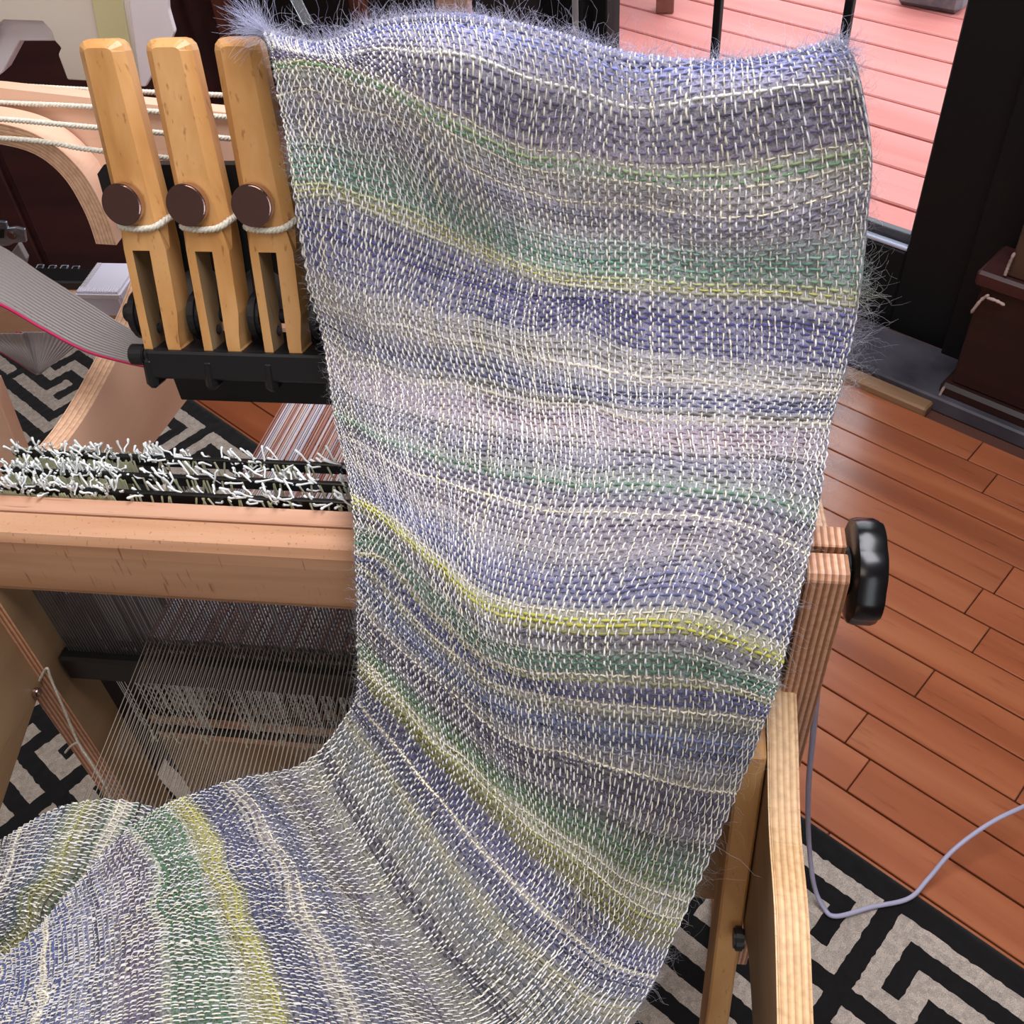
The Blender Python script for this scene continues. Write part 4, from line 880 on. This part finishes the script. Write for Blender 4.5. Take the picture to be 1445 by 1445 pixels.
    ii_, jj_ = np.meshgrid(np.arange(len(rg)-1), np.arange(89), indexing='ij'); b0 = ii_*90+jj_
    parts_c.append((P3.reshape(-1, 3), np.stack([b0, b0+1, b0+91, b0+90], -1).reshape(-1, 4), CG.reshape(-1, 3)))
    return pr, base
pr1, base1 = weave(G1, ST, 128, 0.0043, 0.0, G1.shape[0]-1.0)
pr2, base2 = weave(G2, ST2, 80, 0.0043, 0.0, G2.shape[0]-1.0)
def cat(ps):
    V = np.concatenate([p[0] for p in ps]); o = np.cumsum([0]+[len(p[0]) for p in ps[:-1]])
    return V, np.concatenate([p[1]+q for p, q in zip(ps, o)]), np.concatenate([p[2] for p in ps])
sf = root('woven_scarf', G1[2, 3], 'long handwoven mohair scarf in blue, green, grey and yellow stripes draped over the loom', 'scarf')
V, F, C = cat(parts_c); gr = link('mohair_ground', np_mesh('mohair_ground', V, F, C), M['cloth'], sf)
V, F, C = cat(parts_w); link('warp_threads', np_mesh('warp_threads', V, F, C), M['warp'], sf, 'stuff')
V, F, C = cat(parts_f); link('weft_threads', np_mesh('weft_threads', V, F, C), M['weft'], sf, 'stuff')
# ---- loose mohair
def hairs(G, r, u, side, nrm, lift, ln, rad, col, curl=0.35):
    """one curved hair for every (r,u); side = push along the weft, lift = share of the outward normal"""
    k = len(r); m = 7
    Wr = cr_weights(r, G.shape[0]); Wu = cr_weights(u*(G.shape[1]-1), G.shape[1])
    P0 = np.einsum('ia,abk,ib->ik', Wr, G, Wu, optimize=True); e = 1e-3
    def pt(r_, u_): return np.einsum('ia,abk,ib->ik', cr_weights(r_, G.shape[0]), G, cr_weights(u_*(G.shape[1]-1), G.shape[1]), optimize=True)
    Tr = pt(np.clip(r+e, 0, 99), u)-pt(np.clip(r-e, 0, 99), u); Tu = pt(r, np.clip(u+e, 0, 1))-pt(r, np.clip(u-e, 0, 1))
    Tr /= np.linalg.norm(Tr, axis=1)[:, None]+1e-9; Tu /= np.linalg.norm(Tu, axis=1)[:, None]+1e-9
    Nm = np.cross(Tr, Tu); Nm /= np.linalg.norm(Nm, axis=1)[:, None]+1e-9; Nm *= -np.sign(np.mean(Nm@FWD))
    d = Tu*side[:, None]+Nm*nrm[:, None]+np.array([0, 0, 1])*lift[:, None]+rng.normal(0, 0.5, (k, 3)); d /= np.linalg.norm(d, axis=1)[:, None]
    pts = [P0]; p = P0
    for q in range(m-1):
        d = d+rng.normal(0, curl, (k, 3)); d /= np.linalg.norm(d, axis=1)[:, None]; p = p+d*(ln/(m-1))[:, None]; pts.append(p)
    X = np.stack(pts, 1); T = np.gradient(X, axis=1); T /= np.linalg.norm(T, axis=2)[..., None]+1e-9
    A = np.cross(T, np.array([0.31, 0.52, 0.79])); A /= np.linalg.norm(A, axis=2)[..., None]+1e-9; B = np.cross(T, A)
    rr_ = np.broadcast_to(np.linspace(1, 0.5, m)[None], (k, m))*rad
    return tubes_grid(X, rr_, 3, A, B, np.broadcast_to(col[:, None, :], (k, m, 3)))
def hcol(r, lo=0.6, hi=1.0):
    c = np.stack([np.interp(r, pr1, base1[:, q]) for q in range(3)], -1); w = rng.uniform(0.25, 0.8, (len(r), 1))
    return (c*(1-w)+np.array(lin((220, 218, 228))[:3])*w)*rng.uniform(lo, hi, (len(r), 1))
HP = []
k = 2600; r = rng.uniform(1.5, 2.25, k); u = rng.random(k); HP.append(hairs(G1, r, u, rng.normal(0, .5, k), rng.uniform(0, .5, k), rng.uniform(.4, 1.3, k), rng.uniform(.004, .016, k), 0.00010, hcol(r, .8, 1.1)))
k = 320; r = rng.uniform(1.6, 2.1, k); u = rng.random(k); HP.append(hairs(G1, r, u, rng.normal(0, .7, k), rng.uniform(-.2, .5, k), rng.uniform(.3, 1.2, k), rng.uniform(.018, .042, k), 0.00009, hcol(r, .7, 1)))
k = 420; r = rng.uniform(1.7, 2.25, k); u = rng.random(k)*0.03; HP.append(hairs(G1, r, u, np.full(k, -1.5), rng.uniform(-.1, .3, k), rng.uniform(-.1, .55, k), rng.uniform(.012, .042, k), 0.00010, hcol(r, .85, 1.15)*np.array([1.0, 1.02, 1.1]), 0.22))
k = 240; r = rng.uniform(1.8, 3.0, k); u = 1-rng.random(k)*0.04; HP.append(hairs(G1, r, u, np.full(k, 1.0), rng.uniform(-.1, .3, k), rng.uniform(-.1, .5, k), rng.uniform(.006, .02, k), 0.00010, hcol(r, .85, 1.1), 0.3))
k = 900; r = rng.uniform(2.2, 14.5, k); u = 1-rng.random(k)*0.012; HP.append(hairs(G1, r, u, np.full(k, 1.0), rng.normal(0, .5, k), rng.normal(0, .4, k), rng.uniform(.004, .022, k)*(1+1.2*(rng.random(k) < .12)), 0.00008, hcol(r, .3, .9), 0.5))
k = 260; r = rng.uniform(5.6, 7.4, k); u = 1-rng.random(k)*0.012; HP.append(hairs(G1, r, u, np.full(k, 1.2), rng.normal(0, .4, k), rng.normal(0, .5, k), rng.uniform(.01, .04, k), 0.00008, hcol(r, .4, .9), 0.45))
k = 1000; r = rng.uniform(2.4, 13.5, k); u = rng.random(k)*0.012; HP.append(hairs(G1, r, u, np.full(k, -.8), rng.normal(0.2, .4, k), rng.normal(0, .4, k), rng.uniform(.004, .014, k), 0.00008, hcol(r, .25, .7), 0.5))
k = 13000; r = rng.uniform(2.0, 20.5, k); u = rng.random(k); HP.append(hairs(G1, r, u, rng.normal(0, 1.2, k), rng.uniform(.1, .45, k), rng.normal(0, .2, k), rng.uniform(.004, .012, k), 0.00010, hcol(r, .5, 1.0), 0.4))
V, F, C = cat(HP); link('mohair_fuzz', np_mesh('mohair_fuzz', V, F, C), M['hair'], sf, 'stuff')
